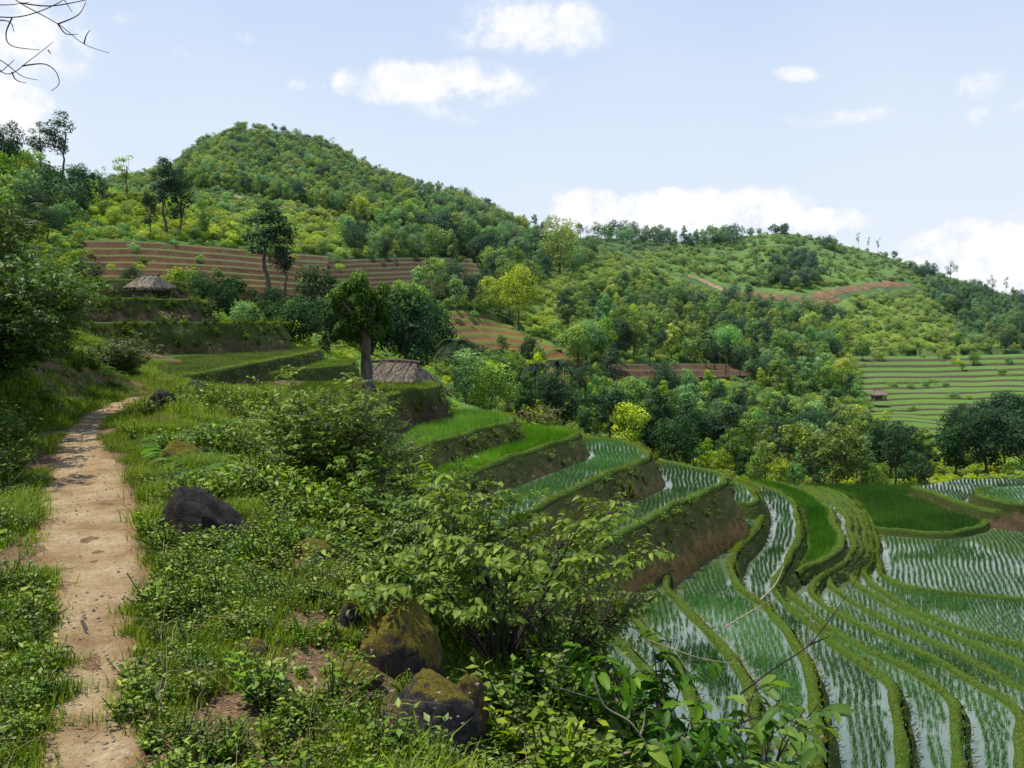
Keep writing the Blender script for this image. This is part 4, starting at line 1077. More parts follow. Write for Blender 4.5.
# ------------------------------------------------------------------ the pollard tree on the ledge
def pollard():
    x, y = onplane(365, 391, -.9); root = empty('pollard_tree', (x, y, -.92), 0, 'thick trunked tree with dense round crown on the ledge before the thatched hut', 'tree')
    r = np.random.default_rng(5); b = Acc()
    t = np.linspace(0, 1, 12); P = np.c_[.10 * t + .04 * np.sin(t * 6), .05 * t, -.15 + 2.2 * t]
    b.tube(P, .235 * (1 - .38 * t) * (1 + .55 * np.exp(-t * 9)) * (1 + .08 * np.sin(t * 17)), 14)
    for az, L in ((.2, 1.1), (1.5, 1.2), (2.7, 1.1), (4.0, 1.3), (5.2, 1.2), (3.3, .9)):
        d = np.array([math.cos(az), math.sin(az), 0]); s = np.linspace(0, 1, 7)[:, None]
        Q = P[-2] + d * L * .8 * s ** 1.2 + np.array([0, 0, 1]) * L * s
        b.tube(Q, .13 * (1 - .75 * s[:, 0]), 7)
        for k in range(4):
            e = unit(np.array([r.normal(), r.normal(), .6])); b.tube(np.array([Q[3 + k % 3], Q[3 + k % 3] + e * .3, Q[3 + k % 3] + e * .6 + [0, 0, .1]]), [.035, .025, .01], 5)
    # root flare
    for az in np.linspace(0, 6.28, 7)[:-1]:
        d = np.array([math.cos(az), math.sin(az), 0]); b.tube(np.array([[0, 0, .35] + d * .12, [0, 0, .1] + d * .32, [0, 0, -.12] + d * .5]), [.13, .11, .05], 7)
    link('trunk', b.mesh('trunk', M['bark_pale'], True), root)
    a = Acc(); C = []
    for i in range(38):
        while True:
            p = r.uniform(-1, 1, 3)
            if .5 < np.linalg.norm(p) < 1: break
        w = 1. if p[2] > -.3 else .65
        C.append((np.array([p[0] * 1.05 * w - .02, p[1] * 1.05 * w, 3.0 + p[2] * 1.0]), r.uniform(.16, .33)))
    for cx_, cz_ in ((-.9, 2.2), (-.6, 2.0), (.8, 2.3), (.5, 2.05), (-.2, 1.95)): C.append((np.array([cx_, r.normal(0, .4), cz_]), .26))
    for c, rad in C:
        n = int(4600 * rad * rad) + 60; d = unit(r.normal(0, 1, (n, 3)) + [0, 0, .3]); Pn = c + d * rad * r.uniform(.6, 1.1, (n, 1))
        N = unit(d + r.normal(0, .5, (n, 3)) + [0, 0, .4]); D = unit(np.cross(N, r.normal(0, 1, (n, 3)))) + [0, 0, -.3]
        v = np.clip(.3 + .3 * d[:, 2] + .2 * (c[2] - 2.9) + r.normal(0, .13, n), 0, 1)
        a.leaves(Pn, D, N, .105 * r.uniform(.7, 1.3, n), .062, v)
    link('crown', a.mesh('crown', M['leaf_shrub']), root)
pollard()

# ------------------------------------------------------------------ thatched huts
def hut(loc, rz, w, d, wall, rise, name, label, open_end=True, pale=False):
    root = empty(name, loc, rz, label, 'hut'); r = np.random.default_rng(int(w * 100))
    hw, hd = w / 2, d / 2
    for sx in (-1, 1):
        for sy in (-1, 1):
            a = Acc(); a.tube(np.array([[sx * hw * .86, sy * hd * .82, -.3], [sx * hw * .86, sy * hd * .82, wall * .6], [sx * hw * .86, sy * hd * .82, wall + .15]]), .05, 7); link('post', a.mesh('post', M['bark'], True), root)
    # log wall panels
    a = Acc()
    for k in range(max(3, int(wall / .13))):
        z = .08 + k * .13
        for sy in (-1, 1): a.tube(np.array([[-hw * .88, sy * hd * .8, z], [0, sy * hd * .8 + .01, z + .01], [hw * .88, sy * hd * .8, z]]), .055, 6)
        a.tube(np.array([[-hw * .86, -hd * .8, z], [-hw * .86, 0, z], [-hw * .86, hd * .8, z]]), .055, 6)
    link('log_wall', a.mesh('log_wall', M['bark'], True), root)
    a = Acc(); a.tube(np.array([[-hw * 1.02, 0, wall + rise * .98], [0, 0, wall + rise * 1.04], [hw * .75, 0, wall + rise * .98]]), .07, 7); link('ridge_pole', a.mesh('ridge_pole', M['bark'], True), root)
    for sx in (-1, 1):
        for k in (-.6, 0, .6):
            a = Acc(); a.tube(np.array([[k * hw, sx * hd * 1.05, wall - .02], [k * hw * .9, sx * hd * .5, wall + rise * .62], [k * hw * .8, 0, wall + rise * 1.03]]) + [0, 0, .05], .028, 5); link('roof_pole', a.mesh('roof_pole', M['bark_pale'], True), root)
    # thatch body: hipped ridge with drooping eaves, thick
    def top(u, v):                                  # u along, v across in -1..1
        au = np.abs(u); av = np.abs(v)
        e = np.maximum(av, np.clip((au - .5) / .5, 0, 1))
        return wall + rise * (1 - e ** 1.25) * (1 - .04 * np.abs(u)) + .03 * fbm(u * 4, v * 4, 3)
    u = np.linspace(-1, 1, 31); v = np.linspace(-1, 1, 21); U, Vv = np.meshgrid(u, v)
    Zt = top(U, Vv); X = U * hw * 1.08 * (1 - .06 * (np.abs(Vv) > .9)); Yv = Vv * hd * 1.12
    V1 = np.stack([X, Yv, Zt], -1).reshape(-1, 3); V2 = V1 - [0, 0, .13]
    r_, c_ = U.shape; i = np.arange(r_ - 1)[:, None] * c_ + np.arange(c_ - 1)[None]
    F = np.stack([i, i + 1, i + c_ + 1, i + c_], -1).reshape(-1, 4)
    a = Acc(); a.add(V1, F, .35); a.add(V2, F[:, ::-1], .1)
    # straw laid down the slope
    n = int(5200 * w * d / 9); uu = r.uniform(-1, 1, n); vv = r.uniform(-1, 1, n)
    P = np.c_[uu * hw * 1.08, vv * hd * 1.12, top(uu, vv) + .02]; e = .04
    gu = (top(uu + e, vv) - top(uu - e, vv)) / (2 * e * hw); gv = (top(uu, vv + e) - top(uu, vv - e)) / (2 * e * hd)
    D = np.c_[-gu, -gv, -(gu ** 2 + gv ** 2)]; D = unit(D + r.normal(0, .12, (n, 3))); N = unit(np.c_[-gu, -gv, np.ones(n)] + r.normal(0, .25, (n, 3)))
    a.leaves(P, D, N, r.uniform(.12, .28, n), .035, np.clip(r.normal(.92 if pale else .55, .25, n), 0, 1), at=.5)
    m = 700; tt = r.uniform(0, 4, m); s4 = tt.astype(int); f = (tt % 1) * 2 - 1
    ex = np.where(s4 == 0, f, np.where(s4 == 1, f, np.where(s4 == 2, -1, 1))); ey = np.where(s4 == 0, -1, np.where(s4 == 1, 1, f))
    P = np.c_[ex * hw * 1.06, ey * hd * 1.1, np.full(m, wall + .02)]; D = unit(np.c_[ex * .4, ey * .4, -np.ones(m)] + r.normal(0, .15, (m, 3)))
    a.leaves(P, D, unit(np.c_[ex, ey, .4 * np.ones(m)]), r.uniform(.15, .38, m), .04, np.clip(r.normal(.35, .2, m), 0, 1), at=.5)
    link('thatch_roof', a.mesh('thatch_roof', M['thatch']), root)
p = onplane(394, 386, -1.75)
hut((-4.7, 38.0, -2.15), -.5, 3.0, 2.6, .75, 1.3, 'thatched_hut', 'low thatched hut behind the thick trunked tree on the ledge')
hut((-22.2, 57.0, 2.78), -.4, 1.9, 1.9, .85, .72, 'thatched_shelter', 'small pale thatched shelter before the wide brown stepped field', pale=True)
P, ok = hit(877, 406)
hut(tuple(P[0] + [0, -1, 1.4]), .1, 3.2, 2.6, 1.5, 1.1, 'field_hut', 'tiny pale field hut on the bright green stepped fields', pale=True)

# ------------------------------------------------------------------ rocks
import bmesh
def rock(px, py, Y, w, h, dpt, mat, label, seed, name='rock', z=None, rz=0, chip=.0, group=None):
    x = (px - 512) / FPX * Y
    z0 = nh(x, Y) if z is None else z
    bm = bmesh.new(); bmesh.ops.create_icosphere(bm, subdivisions=5, radius=1)
    r = np.random.default_rng(seed)
    V = np.array([v.co[:] for v in bm.verts])
    for k in range(10 if chip else 5):                              # chip with planes for an angular outline
        n = unit(r.normal(0, 1, 3)); dd = r.uniform(.5, .85) if chip else r.uniform(.74, .9)
        o = V @ n - dd; V = V - np.where(o > 0, o, 0)[:, None] * n * .9
    ns = fbm(V[:, 0] * 2 + seed, V[:, 1] * 2 + V[:, 2] * 1.7, seed) * .35 + fbm(V[:, 0] * 7 + V[:, 2] * 5, V[:, 1] * 7 - V[:, 2] * 3, seed + 3) * .14 + fbm(V[:, 0] * 21 + V[:, 2] * 13, V[:, 1] * 19 - V[:, 2] * 9, seed + 5) * .05
    V = V * (1 + ns)[:, None]
    V[:, 2] = np.where(V[:, 2] < 0, V[:, 2] * .5, V[:, 2]) 
    if chip: V[:, 2] *= 1.05 - .45 * V[:, 0]
    V = V * [w / 2 * 1.15, dpt / 2, h * 1.1]
    for v, c in zip(bm.verts, V): v.co = c
    me = bpy.data.meshes.new(name); bm.to_mesh(me); bm.free(); me.materials.append(M[mat])
    me.polygons.foreach_set('use_smooth', np.ones(len(me.polygons), bool))
    o = link(name, me, None, (x, Y, z0 - h * .08)); o.rotation_euler = (0, 0, rz); tag(o, label, 'rock', group); return o
ROCKS = [
 rock(207, 545, 6.8, .64, .37, .5, 'rock_dark', 'large black angular boulder right beside the dirt path', 3, 'boulder', rz=.2, chip=1),
 rock(395, 650, 4.62, .38, .40, .33, 'rock_moss', 'rounded boulder thickly covered in yellow moss', 4, 'mossy_boulder'),
 rock(425, 756, 4.05, .38, .23, .32, 'rock_lichen', 'big grey boulder with pale lichen at the foot of the leafy shrub', 6, 'boulder'),
 rock(466, 748, 4.2, .17, .27, .34, 'rock_rust', 'rusty brown rock face pressed against the grey lichen boulder', 8, 'rock'),
 rock(346, 628, 5.1, .13, .12, .12, 'rock_lichen', 'small purplish stone left of the mossy boulder', 9, 'stone'),
 rock(345, 716, 4.15, .26, .08, .22, 'rock_rust', 'low brown rock ledge left of the grey lichen boulder', 10, 'rock'),
 rock(245, 692, 4.35, .14, .08, .16, 'rock_lichen', 'small half buried rock in the grass below the black boulder', 11, 'rock'),
 rock(161, 418, 15.8, .46, .34, .4, 'rock_dark', 'dark rock at the bend of the path', 12, 'rock'),
 rock(198, 400, 20.5, .85, .3, .5, 'rock_dark', 'flat dark rock beyond the bend of the path', 13, 'rock'),
 rock(178, 470, 10.2, .42, .24, .3, 'rock_moss', 'mossy rock ledge on the right edge of the path', 14, 'rock'),
 rock(310, 580, 6.4, .3, .14, .3, 'rock_moss', 'low mossy mound in the grass above the yellow boulder', 15, 'rock'),
 rock(172, 386, 21.5, .8, .05, 1.6, 'rock_lichen', 'pale flat stone slab where the path turns away', 16, 'stone_slab'),
 rock(158, 381, 24.5, .7, .05, 1.2, 'rock_lichen', 'smaller pale stone slab just past the larger one', 17, 'stone_slab'),
]
p = onplane(424, 478, -2.6)
for i, (px, py, z, w, h, lab) in enumerate([(422, 476, -2.95, .8, .3, 'grey stone sunk in the bank under the uppermost green terrace'), (501, 448, -2.95, .6, .25, 'pale stone on the bright green terrace by the bank'), (541, 487, -4.1, .5, .45, 'stone standing at the foot of the second terrace bank'),
                                           (733, 509, -5.9, .35, .3, 'small pale stone on the corner of the red earth wall'), (683, 556, -8.4, .8, .5, 'dark stone lying at the foot of the red earth wall'), (815, 598, -11.2, .75, .4, 'pale grey rock at the point where the fan of bunds begins'), (655, 647, -8.5, .7, .35, 'brown clod on the grassy bund of the lowest left paddy')]):
    p = onplane(px, py, z); rock(px, py, float(p[1]), w, h, w * .7, 'rock_lichen', lab, 30 + i, 'stone', z=z)

# ------------------------------------------------------------------ shrubs close to the camera
def shrub_meshes(seed, H, R, stems, twigs, lp, L, W, droop=.25, up=.6, leafmat_='leaf_shrub', stemr=.012, start=.3, wood='twig', leaf2=False):
    r = np.random.default_rng(seed); b = Acc(); a = Acc()
    for s in range(stems):
        az = r.uniform(0, 2 * PI); ln = r.uniform(.15, 1) ** .7 * R; h = H * r.uniform(.65, 1.0) * (1 - .25 * ln / R)
        t = np.linspace(0, 1, 10)[:, None]; d = np.array([math.cos(az), math.sin(az), 0])
        P = d * (.06 * R + ln * t ** 1.4) + np.array([0, 0, 1]) * h * t ** .85 + r.normal(0, .018 * H, (10, 3)) * t
        b.tube(P, stemr * (1 - .75 * t[:, 0]) * r.uniform(.8, 1.3), 5)
        for k in range(twigs):
            tt = start + (1 - start) * (k + r.uniform(0, 1)) / twigs; i = tt * 9; i0 = min(int(i), 8); p0 = P[i0] + (P[i0 + 1] - P[i0]) * (i - i0)
            a2 = az + r.normal(0, 1.3); e = unit(np.array([math.cos(a2), math.sin(a2), r.uniform(.0, up * 1.6)])); tl = H * .3 * r.uniform(.5, 1.1) * (1.15 - tt * .6)
            q = np.linspace(0, 1, 6)[:, None]; Q = p0 + e * tl * q + np.array([0, 0, -1]) * droop * .5 * tl * q ** 2
            b.tube(Q, stemr * .35 * (1 - .6 * q[:, 0]), 4)
            m = lp; f = np.clip((np.arange(m) + .6) / m, 0, 1); ii = f * 5; j0 = np.minimum(ii.astype(int), 4); pp = Q[j0] + (Q[j0 + 1] - Q[j0]) * (ii - j0)[:, None]
            T = unit(Q[j0 + 1] - Q[j0]); S = np.cross(T, [0, 0, 1.]); sg = np.where(np.arange(m) % 2, 1, -1)[:, None]
            D = unit(T * .6 + S * sg * (1 - .8 * (f > .95))[:, None] + r.normal(0, .25, (m, 3)) + [0, 0, -droop]); N = unit(np.array([0, 0, 1.]) + r.normal(0, .35, (m, 3)) + d * .25)
            sz = L * r.uniform(.6, 1.2, m) * (1 - .3 * (f > .8))
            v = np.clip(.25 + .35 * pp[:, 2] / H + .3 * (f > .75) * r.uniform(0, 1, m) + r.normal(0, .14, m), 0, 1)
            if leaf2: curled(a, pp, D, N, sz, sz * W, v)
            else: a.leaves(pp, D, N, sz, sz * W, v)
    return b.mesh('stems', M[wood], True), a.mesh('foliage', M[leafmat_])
def curled(a, P, D, N, L, W, v):                    # folded six-corner leaf with pointed tip
    D = unit(D); S = unit(np.cross(D, N)); N2 = np.cross(S, D); L = L[:, None]; W = W[:, None]; n = len(P)
    c = -N2 * L
    V = np.stack([P, P + D * L * .3 + S * W * .42 + N2 * W * .16, P + D * L * .66 + S * W * .40 + c * .06 + N2 * W * .12, P + D * L + c * .22, P + D * L * .66 - S * W * .40 + c * .06 + N2 * W * .12, P + D * L * .3 - S * W * .42 + N2 * W * .16, P + D * L * .33, P + D * L * .68 + c * .08], 1).reshape(-1, 3)
    F = [[0, 1, 6], [0, 6, 5], [1, 2, 7], [1, 7, 6], [6, 7, 4], [6, 4, 5], [2, 3, 7], [7, 3, 4]]
    a.add(V, (np.arange(n)[:, None, None] * 8 + np.array(F)[None]).reshape(-1, 3), np.repeat(v, 8))
def put_shrub(px, Y, meshes, label, name='shrub', s=1, rz=0, z=None, group=None, x=None):
    x = (px - 512) / FPX * Y if x is None else x
    z = nh(x, Y) - .04 if z is None else z
    r = empty(name, (x, Y, z), rz, label, 'shrub', group); r.scale = (s, s, s)
    link('stems', meshes[0], r); link('foliage', meshes[1], r); return r
pale = shrub_meshes(101, 1.3, .95, 30, 12, 11, .066, .52, .35, .55, 'leaf_shrub', .008, .46, leaf2=True)
put_shrub(500, 5.3, pale, 'large pale leaved shrub with dark stems rising behind the grey lichen boulder', rz=.4)
pale2 = shrub_meshes(102, 1.1, .8, 24, 11, 10, .062, .52, .35, .5, 'leaf_shrub', .009, .25, leaf2=True)
put_shrub(400, 8.0, pale2, 'pale leaved shrub behind the mossy yellow boulder', rz=1.)
put_shrub(560, 5.9, pale2, 'pale leaved shrub leaning out over the flooded paddy', rz=2.6, s=.95)
put_shrub(455, 7.6, pale2, 'pale leaved shrub at the back of the thicket over the terraces', rz=4.4, s=.95)
dk = shrub_meshes(103, 1.6, .75, 34, 12, 12, .075, .55, .3, .6, 'leaf_shrub', .007, .06)
put_shrub(318, 9.0, dk, 'tall dark shrub in the middle of the ferny slope', rz=.2, s=.9)
put_shrub(352, 9.6, dk, 'dark shrub right of the tallest one on the ferny slope', rz=2.2, s=.85)
put_shrub(385, 12.4, dk, 'dark shrub at the edge of the drop below the pollard', rz=4.2, s=.8)
put_shrub(330, 15.5, dk, 'green shrub on the bank in front of the pollard', rz=1.2, s=.8)
put_shrub(352, 9.2, pale2, 'mid sized shrub nestled before the dark ones', rz=3.2, s=.8)
broad = shrub_meshes(104, 1.25, .75, 13, 6, 6, .15, .4, .4, .5, 'leaf_big', .011, .35, leaf2=True)
put_shrub(735, 4.7, broad, 'broad leaved bush at the brink above the flooded paddies', rz=.6)
put_shrub(800, 4.6, broad, 'broad leaved bush farthest out over the flooded paddies', rz=2.9, s=.85)
put_shrub(655, 4.9, broad, 'broad leaved bush next to the dry pale stalks', rz=4.6, s=.9)
bankb = [shrub_meshes(110 + k, 2.5, 1.5, 44, 14, 14, .15, .38, .5, .7, 'leaf_bank', .010, .04) for k in range(3)]
BK = [(-7.6, 11, 1.), (-9.4, 13.5, 1.15), (-8.2, 15.2, .95), (-10.6, 17.5, 1.1), (-9.8, 19.5, .85), (-12.2, 21, 1.1), (-6.6, 9, .85), (-9.2, 10, 1.2), (-11.5, 14.5, 1.25), (-13.5, 18.5, 1.25), (-14.5, 24, 1.1), (-12.4, 25.5, .8), (-16, 29, 1.), (-17.5, 34, 1.1), (-7.5, 13.2, .6), (-9.2, 21.8, .55), (-14, 12, 1.3), (-18, 25, 1.4)]
BL = ['lowest bush at the near end of the bank left of the path', 'tall feathery bush on the bank left of the path', 'feathery bush behind the shaded hollow in the bank', 'full bush in the middle of the left bank', 'rounded bush where the path bends', 'big bush towards the far end of the left bank', 'bush at the very edge of the near bank', 'dense bush high on the near bank', 'large bush on the upper part of the left bank', 'topmost bush seen above the left bank', 'bush beyond the bend at the foot of the grass banks', 'small bush near the start of the long grass terrace', 'bush beside the long green bank', 'far bush beside the mottled brown bank', 'low leafy clump at the foot of the left bank', 'low light clump beside the grass at the bend', 'outermost tall bush on the left bank', 'largest bush at the top of the left bank']
for i, (x, y, s) in enumerate(BK): put_shrub(0, y, bankb[i % 3], BL[i], 'bank_bush', s, i * 1.3, None, 'bushes on the bank left of the path', x)

# ------------------------------------------------------------------ grass, weeds, ferns
def tuft(seed, n, h, spread, w, mat='grass', lean=.5):
    r = np.random.default_rng(seed); a = Acc()
    az = r.uniform(0, 6.28, n); P = np.c_[r.normal(0, spread, (n, 2)), np.zeros(n) - .01]
    d = np.c_[np.cos(az), np.sin(az), np.zeros(n)]; S = np.c_[-np.sin(az), np.cos(az), np.zeros(n)]; L = h * r.uniform(.5, 1.2, n)[:, None]; ln = r.uniform(.1, lean, n)[:, None]
    m = P + d * L * ln * .4 + [0, 0, 1] * L * .55; t = P + d * L * ln * 1.3 + [0, 0, 1] * L * (1 - ln * .4)
    V = np.stack([P - S * w, P + S * w, m + S * w * .8, m - S * w * .8, t], 1).reshape(-1, 3); b = np.arange(n)[:, None] * 5; v = np.clip(r.normal(.5, .22, n), 0, 1)
    a.add(V, np.concatenate([b + [[0, 1, 2]], b + [[0, 2, 3]], b + [[3, 2, 4]]], 1).reshape(-1, 3), np.repeat(v, 3))
    return lib('t', a.mesh('tuft', M[mat]))
def weed(seed, n, H, L, W, mat='weed'):
    r = np.random.default_rng(seed); a = Acc()
    for s in range(n):
        az = r.uniform(0, 6.28); d = np.array([math.cos(az), math.sin(az), 0]); h = H * r.uniform(.4, 1); ln = r.uniform(.1, .8) * H
        m = 9; t = np.linspace(.15, 1, m)[:, None]; P = d * ln * t + np.array([0, 0, 1]) * h * t
        a2 = np.arange(m) * 2.4 + r.uniform(0, 6); D = np.c_[np.cos(a2), np.sin(a2), r.uniform(-.2, .5, m)]; N = unit(np.array([0, 0, 1.]) + r.normal(0, .3, (m, 3)))
        a.leaves(P, D, N, L * r.uniform(.6, 1.2, m), W, np.clip(.2 + .5 * t[:, 0] + r.normal(0, .15, m), 0, 1))
        a.tube(np.array([[0, 0, 0], P[4], P[-1]]), .003, 3, .3)
    return lib('w', a.mesh('weed', M[mat]))
def fern(seed, L=.55, n=9):
    r = np.random.default_rng(seed); a = Acc()
    for k in range(n):
        az = k * 6.28 / n + r.normal(0, .3); d = np.array([math.cos(az), math.sin(az), 0]); l = L * r.uniform(.7, 1.15); rise = r.uniform(.5, .95)
        t = np.linspace(.12, 1, 17)[:, None]; P = d * l * t * .9 + np.array([0, 0, 1]) * l * (rise * t - .75 * t ** 2.2 * rise)
        T = unit(np.gradient(P, axis=0)); S = np.cross(T, [0, 0, 1.]); v = np.clip(r.normal(.55, .2), 0, 1)
        for sg in (-1, 1):
            D = unit(S * sg + T * .35 + [0, 0, -.1]); a.leaves(P, D, np.cross(D, T) * sg + [0, 0, .5], .2 * l * np.sin(np.clip(t[:, 0] * .9 + .12, 0, 1) * PI * .97) ** .7 + .01, .028, v)
        a.tube(P[::3], .003, 3, .4)
    return lib('f', a.mesh('fern', M['fern']))
def field(n, x0, x1, y0, y1, keep=None, edge=.02):
    X = rng.uniform(x0, x1, n); Y = rng.uniform(y0, y1, n)
    px, py = project(X, Y, np.zeros(n)); k = (px > -160) & (px < 1150)
    X, Y = X[k], Y[k]
    if keep is not None: k = keep(X, Y); X, Y = X[k], Y[k]
    d = path_dist(X, Y) + fbm(X / .35, Y / .35, 50) * .22
    k = d > edge; X, Y = X[k], Y[k]
    return np.c_[X, Y, near_h(X, Y)]
def bare(X, Y, t=.17, s=1.1, seed=55): return fbm(X / s, Y / s, seed) < t
def above(P):                                       # drop points buried under terraces
    k = np.ones(len(P), bool)
    for L in LAYERS: k &= ~(inpoly(P[:, 0], P[:, 1], L['P']) & (P[:, 2] < L['z']))
    return P[k]
def norock(X, Y, bare_=True):
    k = (soil(X, Y) < .05) | (rng.uniform(0, 1, len(X)) < .06) if bare_ else np.ones(len(X), bool)
    for o in ROCKS:
        w = o.dimensions; k &= ~((np.abs(X - o.location.x) < .42 * max(v.co.x for v in o.data.vertices) * 2) & (Y < o.location.y + .16) & (Y > o.location.y - .2))
    return k
gs = [tuft(200 + i, 16, .085, .035, .0028) for i in range(4)] + [tuft(210 + i, 20, .17, .05, .004, lean=.8) for i in range(3)]
A_ = field(34000, -5, 2.2, 2.2, 7, lambda X, Y: bare(X, Y, .07) & norock(X, Y)); B_ = field(34000, -9, 2.5, 7, 14, lambda X, Y: bare(X, Y, .13) & norock(X, Y)); C_ = field(26000, -16, 1, 14, 34, lambda X, Y: bare(X, Y, .25) & norock(X, Y))
for nm, P_, lo2, hi2 in (('grass', A_, .55, 1.15), ('grass', B_, .7, 1.3), ('grass', C_, .9, 1.7)):
    P_ = above(P_); n = len(P_); long = fbm(P_[:, 0] / .8, P_[:, 1] / .8, 58) > .08
    scatter(nm, P_, rng.uniform(0, 6.28, n), rng.uniform(lo2, hi2, n), np.where(long, rng.integers(4, 7, n), rng.integers(0, 4, n)), [g_.copy() for g_ in gs], 'short green grass along the path and slope')
ws = [weed(220, 7, .10, .026, .015), weed(221, 9, .14, .03, .011), weed(222, 6, .07, .034, .024), weed(223, 10, .2, .036, .018), weed(224, 8, .18, .05, .024), weed(225, 12, .16, .022, .012)]
A_ = field(9000, -5, 2.6, 2.4, 7, lambda X, Y: (fbm(X / .7, Y / .7, 60) > .06 - .4 * (X > .1)) & norock(X, Y), .1)
B_ = field(15000, -9, 3, 7, 15, lambda X, Y: (fbm(X / 1.1, Y / 1.1, 61) > .04 - .5 * (X > -1.9)) & norock(X, Y), .35)
C_ = field(14000, -16, 1, 15, 36, lambda X, Y: (fbm(X / 1.6, Y / 1.6, 62) > .02 - .5 * (X > -5)) & norock(X, Y) & ~((Y > 20) & (X < -4.5)), .9)
for P_, s1, s2 in ((A_, .5, 1.3), (B_, .9, 1.9), (C_, 1.3, 2.4)):
    P_ = above(P_); n = len(P_)
    big = P_[:, 0] > -.1
    scatter('weeds', P_, rng.uniform(0, 6.28, n), rng.uniform(s1, s2, n) * (1 + .5 * big), np.where(big, rng.integers(1, 6, n), rng.integers(0, 6, n)), [g_.copy() for g_ in ws], 'leafy weeds mixed into the grass')
P_ = above(field(900, -6, 1.6, 2.6, 12, lambda X, Y: norock(X, Y), .02)); n = len(P_)
scatter('dry_grass', P_, rng.uniform(0, 6.28, n), rng.uniform(.5, 1.2, n), rng.integers(0, 2, n), [tuft(240, 6, .16, .03, .002, 'dryleaf', 1.2), tuft(241, 5, .22, .04, .002, 'dryleaf', 1.4)], 'dry straw blades among the grass')
P_ = above(field(9000, -5, 1.5, 2.3, 9, lambda X, Y: norock(X, Y), .04)); n = len(P_)
scatter('herbs', P_, rng.uniform(0, 6.28, n), rng.uniform(.35, .85, n), rng.integers(0, 6, n), [g_.copy() for g_ in ws], 'tiny herbs scattered through the short grass')
Q_ = []
for L in LAYERS:
    if L['key'] in ('T1', 'A', 'B', 'C', 'D'):
        S_ = L['lipP']; cl_ = rng.integers(8, len(S_) - 8, 7); k_ = (np.repeat(cl_, 9) + rng.integers(-3, 4, 63)) % len(S_); w_ = rng.uniform(.1, .9, 63)
        T_ = np.gradient(S_, axis=0); T_ /= np.linalg.norm(T_, axis=1)[:, None]; s_ = 1 if area(L['P']) > 0 else -1
        N_ = np.stack([T_[:, 1], -T_[:, 0]], -1) * s_
        Q_.append(np.c_[S_[k_] + N_[k_] * (.15 + .4 * w_)[:, None], L['z'] - w_])
Q_ = np.vstack(Q_); n = len(Q_)
scatter('weeds', Q_, rng.uniform(0, 6.28, n), rng.uniform(1.0, 2.2, n), rng.integers(0, 6, n), [g_.copy() for g_ in ws], 'weeds rooted in the terrace walls')
Q_ = []
for L in LAYERS:
    if L['key'] in ('U1', 'U2', 'U3'):
        S_ = L['lipP']; k_ = rng.integers(0, len(S_), 90 if L['key'] != 'U1' else 150); w_ = rng.uniform(0, 1, len(k_)) ** 1.5
        T_ = np.gradient(S_, axis=0); T_ /= np.linalg.norm(T_, axis=1)[:, None]; s_ = 1 if area(L['P']) > 0 else -1
        N_ = np.stack([T_[:, 1], -T_[:, 0]], -1) * s_
        Q_.append(np.c_[S_[k_] + N_[k_] * (.1 + .6 * w_)[:, None], L['z'] - w_ * 1.2])
Q_ = np.vstack(Q_); n = len(Q_)
scatter('weeds', Q_, rng.uniform(0, 6.28, n), rng.uniform(1.5, 3.4, n), rng.integers(0, 6, n), [g_.copy() for g_ in ws], 'weeds hanging on the terrace banks')
P_ = above(np.vstack([field(1500, -4.6, -.8, 8, 19, lambda X, Y: fbm(X / 1.2, Y / 1.2, 63) > -.05, .5), field(160, .2, 1.6, 4.4, 6), field(500, -12, -5, 9, 24, lambda X, Y: X < -5.6 - (Y - 9) * .28, .5)]))
n = len(P_)
scatter('ferns', P_, rng.uniform(0, 6.28, n), rng.uniform(.4, .8, n), rng.integers(0, 3, n), [fern(230), fern(231), fern(232)], 'bright arching ferns on the slope')
# litter: dead leaves and pebbles on path and bare soil
def leaflet(seed):
    a = Acc(); r = np.random.default_rng(seed); a.leaves(np.zeros((1, 3)) + [0, 0, .006], np.array([[1, 0, .1]]), np.array([[.1, r.normal(0, .2), 1]]), .05, .022, .6); return lib('l', a.mesh('leaflet', M['dryleaf']))
def peb(seed):
    r = np.random.default_rng(seed); bm = bmesh.new(); bmesh.ops.create_icosphere(bm, subdivisions=2, radius=.012)
    for v in bm.verts: v.co = Vector((v.co.x * 1.3, v.co.y, v.co.z * .6)) * r.uniform(.8, 1.15)
    me = bpy.data.meshes.new('pebble'); bm.to_mesh(me); bm.free(); me.materials.append(M['pebble']); return lib('p', me)
X = rng.uniform(-9, 1.5, 26000); Y = rng.uniform(2.4, 13, 26000) ** 1.0; d = path_dist(X, Y); k = ((d < .3) & (rng.uniform(0, 1, 26000) < .25 + .6 * (np.abs(d) < .14))) | ((soil(X, Y) > 0) & (d > 0)) | (rng.uniform(0, 1, 26000) < .07); X, Y = X[k], Y[k]
k = ((X < -.2) | (Y < 5.5)) & norock(X, Y, False); X, Y = X[k], Y[k]
P_ = np.c_[X, Y, np.maximum(near_h(X, Y), .012 * (path_dist(X, Y) < 0)) + .012]; n = len(P_)
scatter('pebbles', P_, rng.uniform(0, 6.28, n), rng.uniform(.2, .9, n) ** 1.7, rng.integers(0, 5, n), [leaflet(1), leaflet(2), peb(3), peb(4), peb(5)], 'dead leaves and pebbles strewn over the soil')

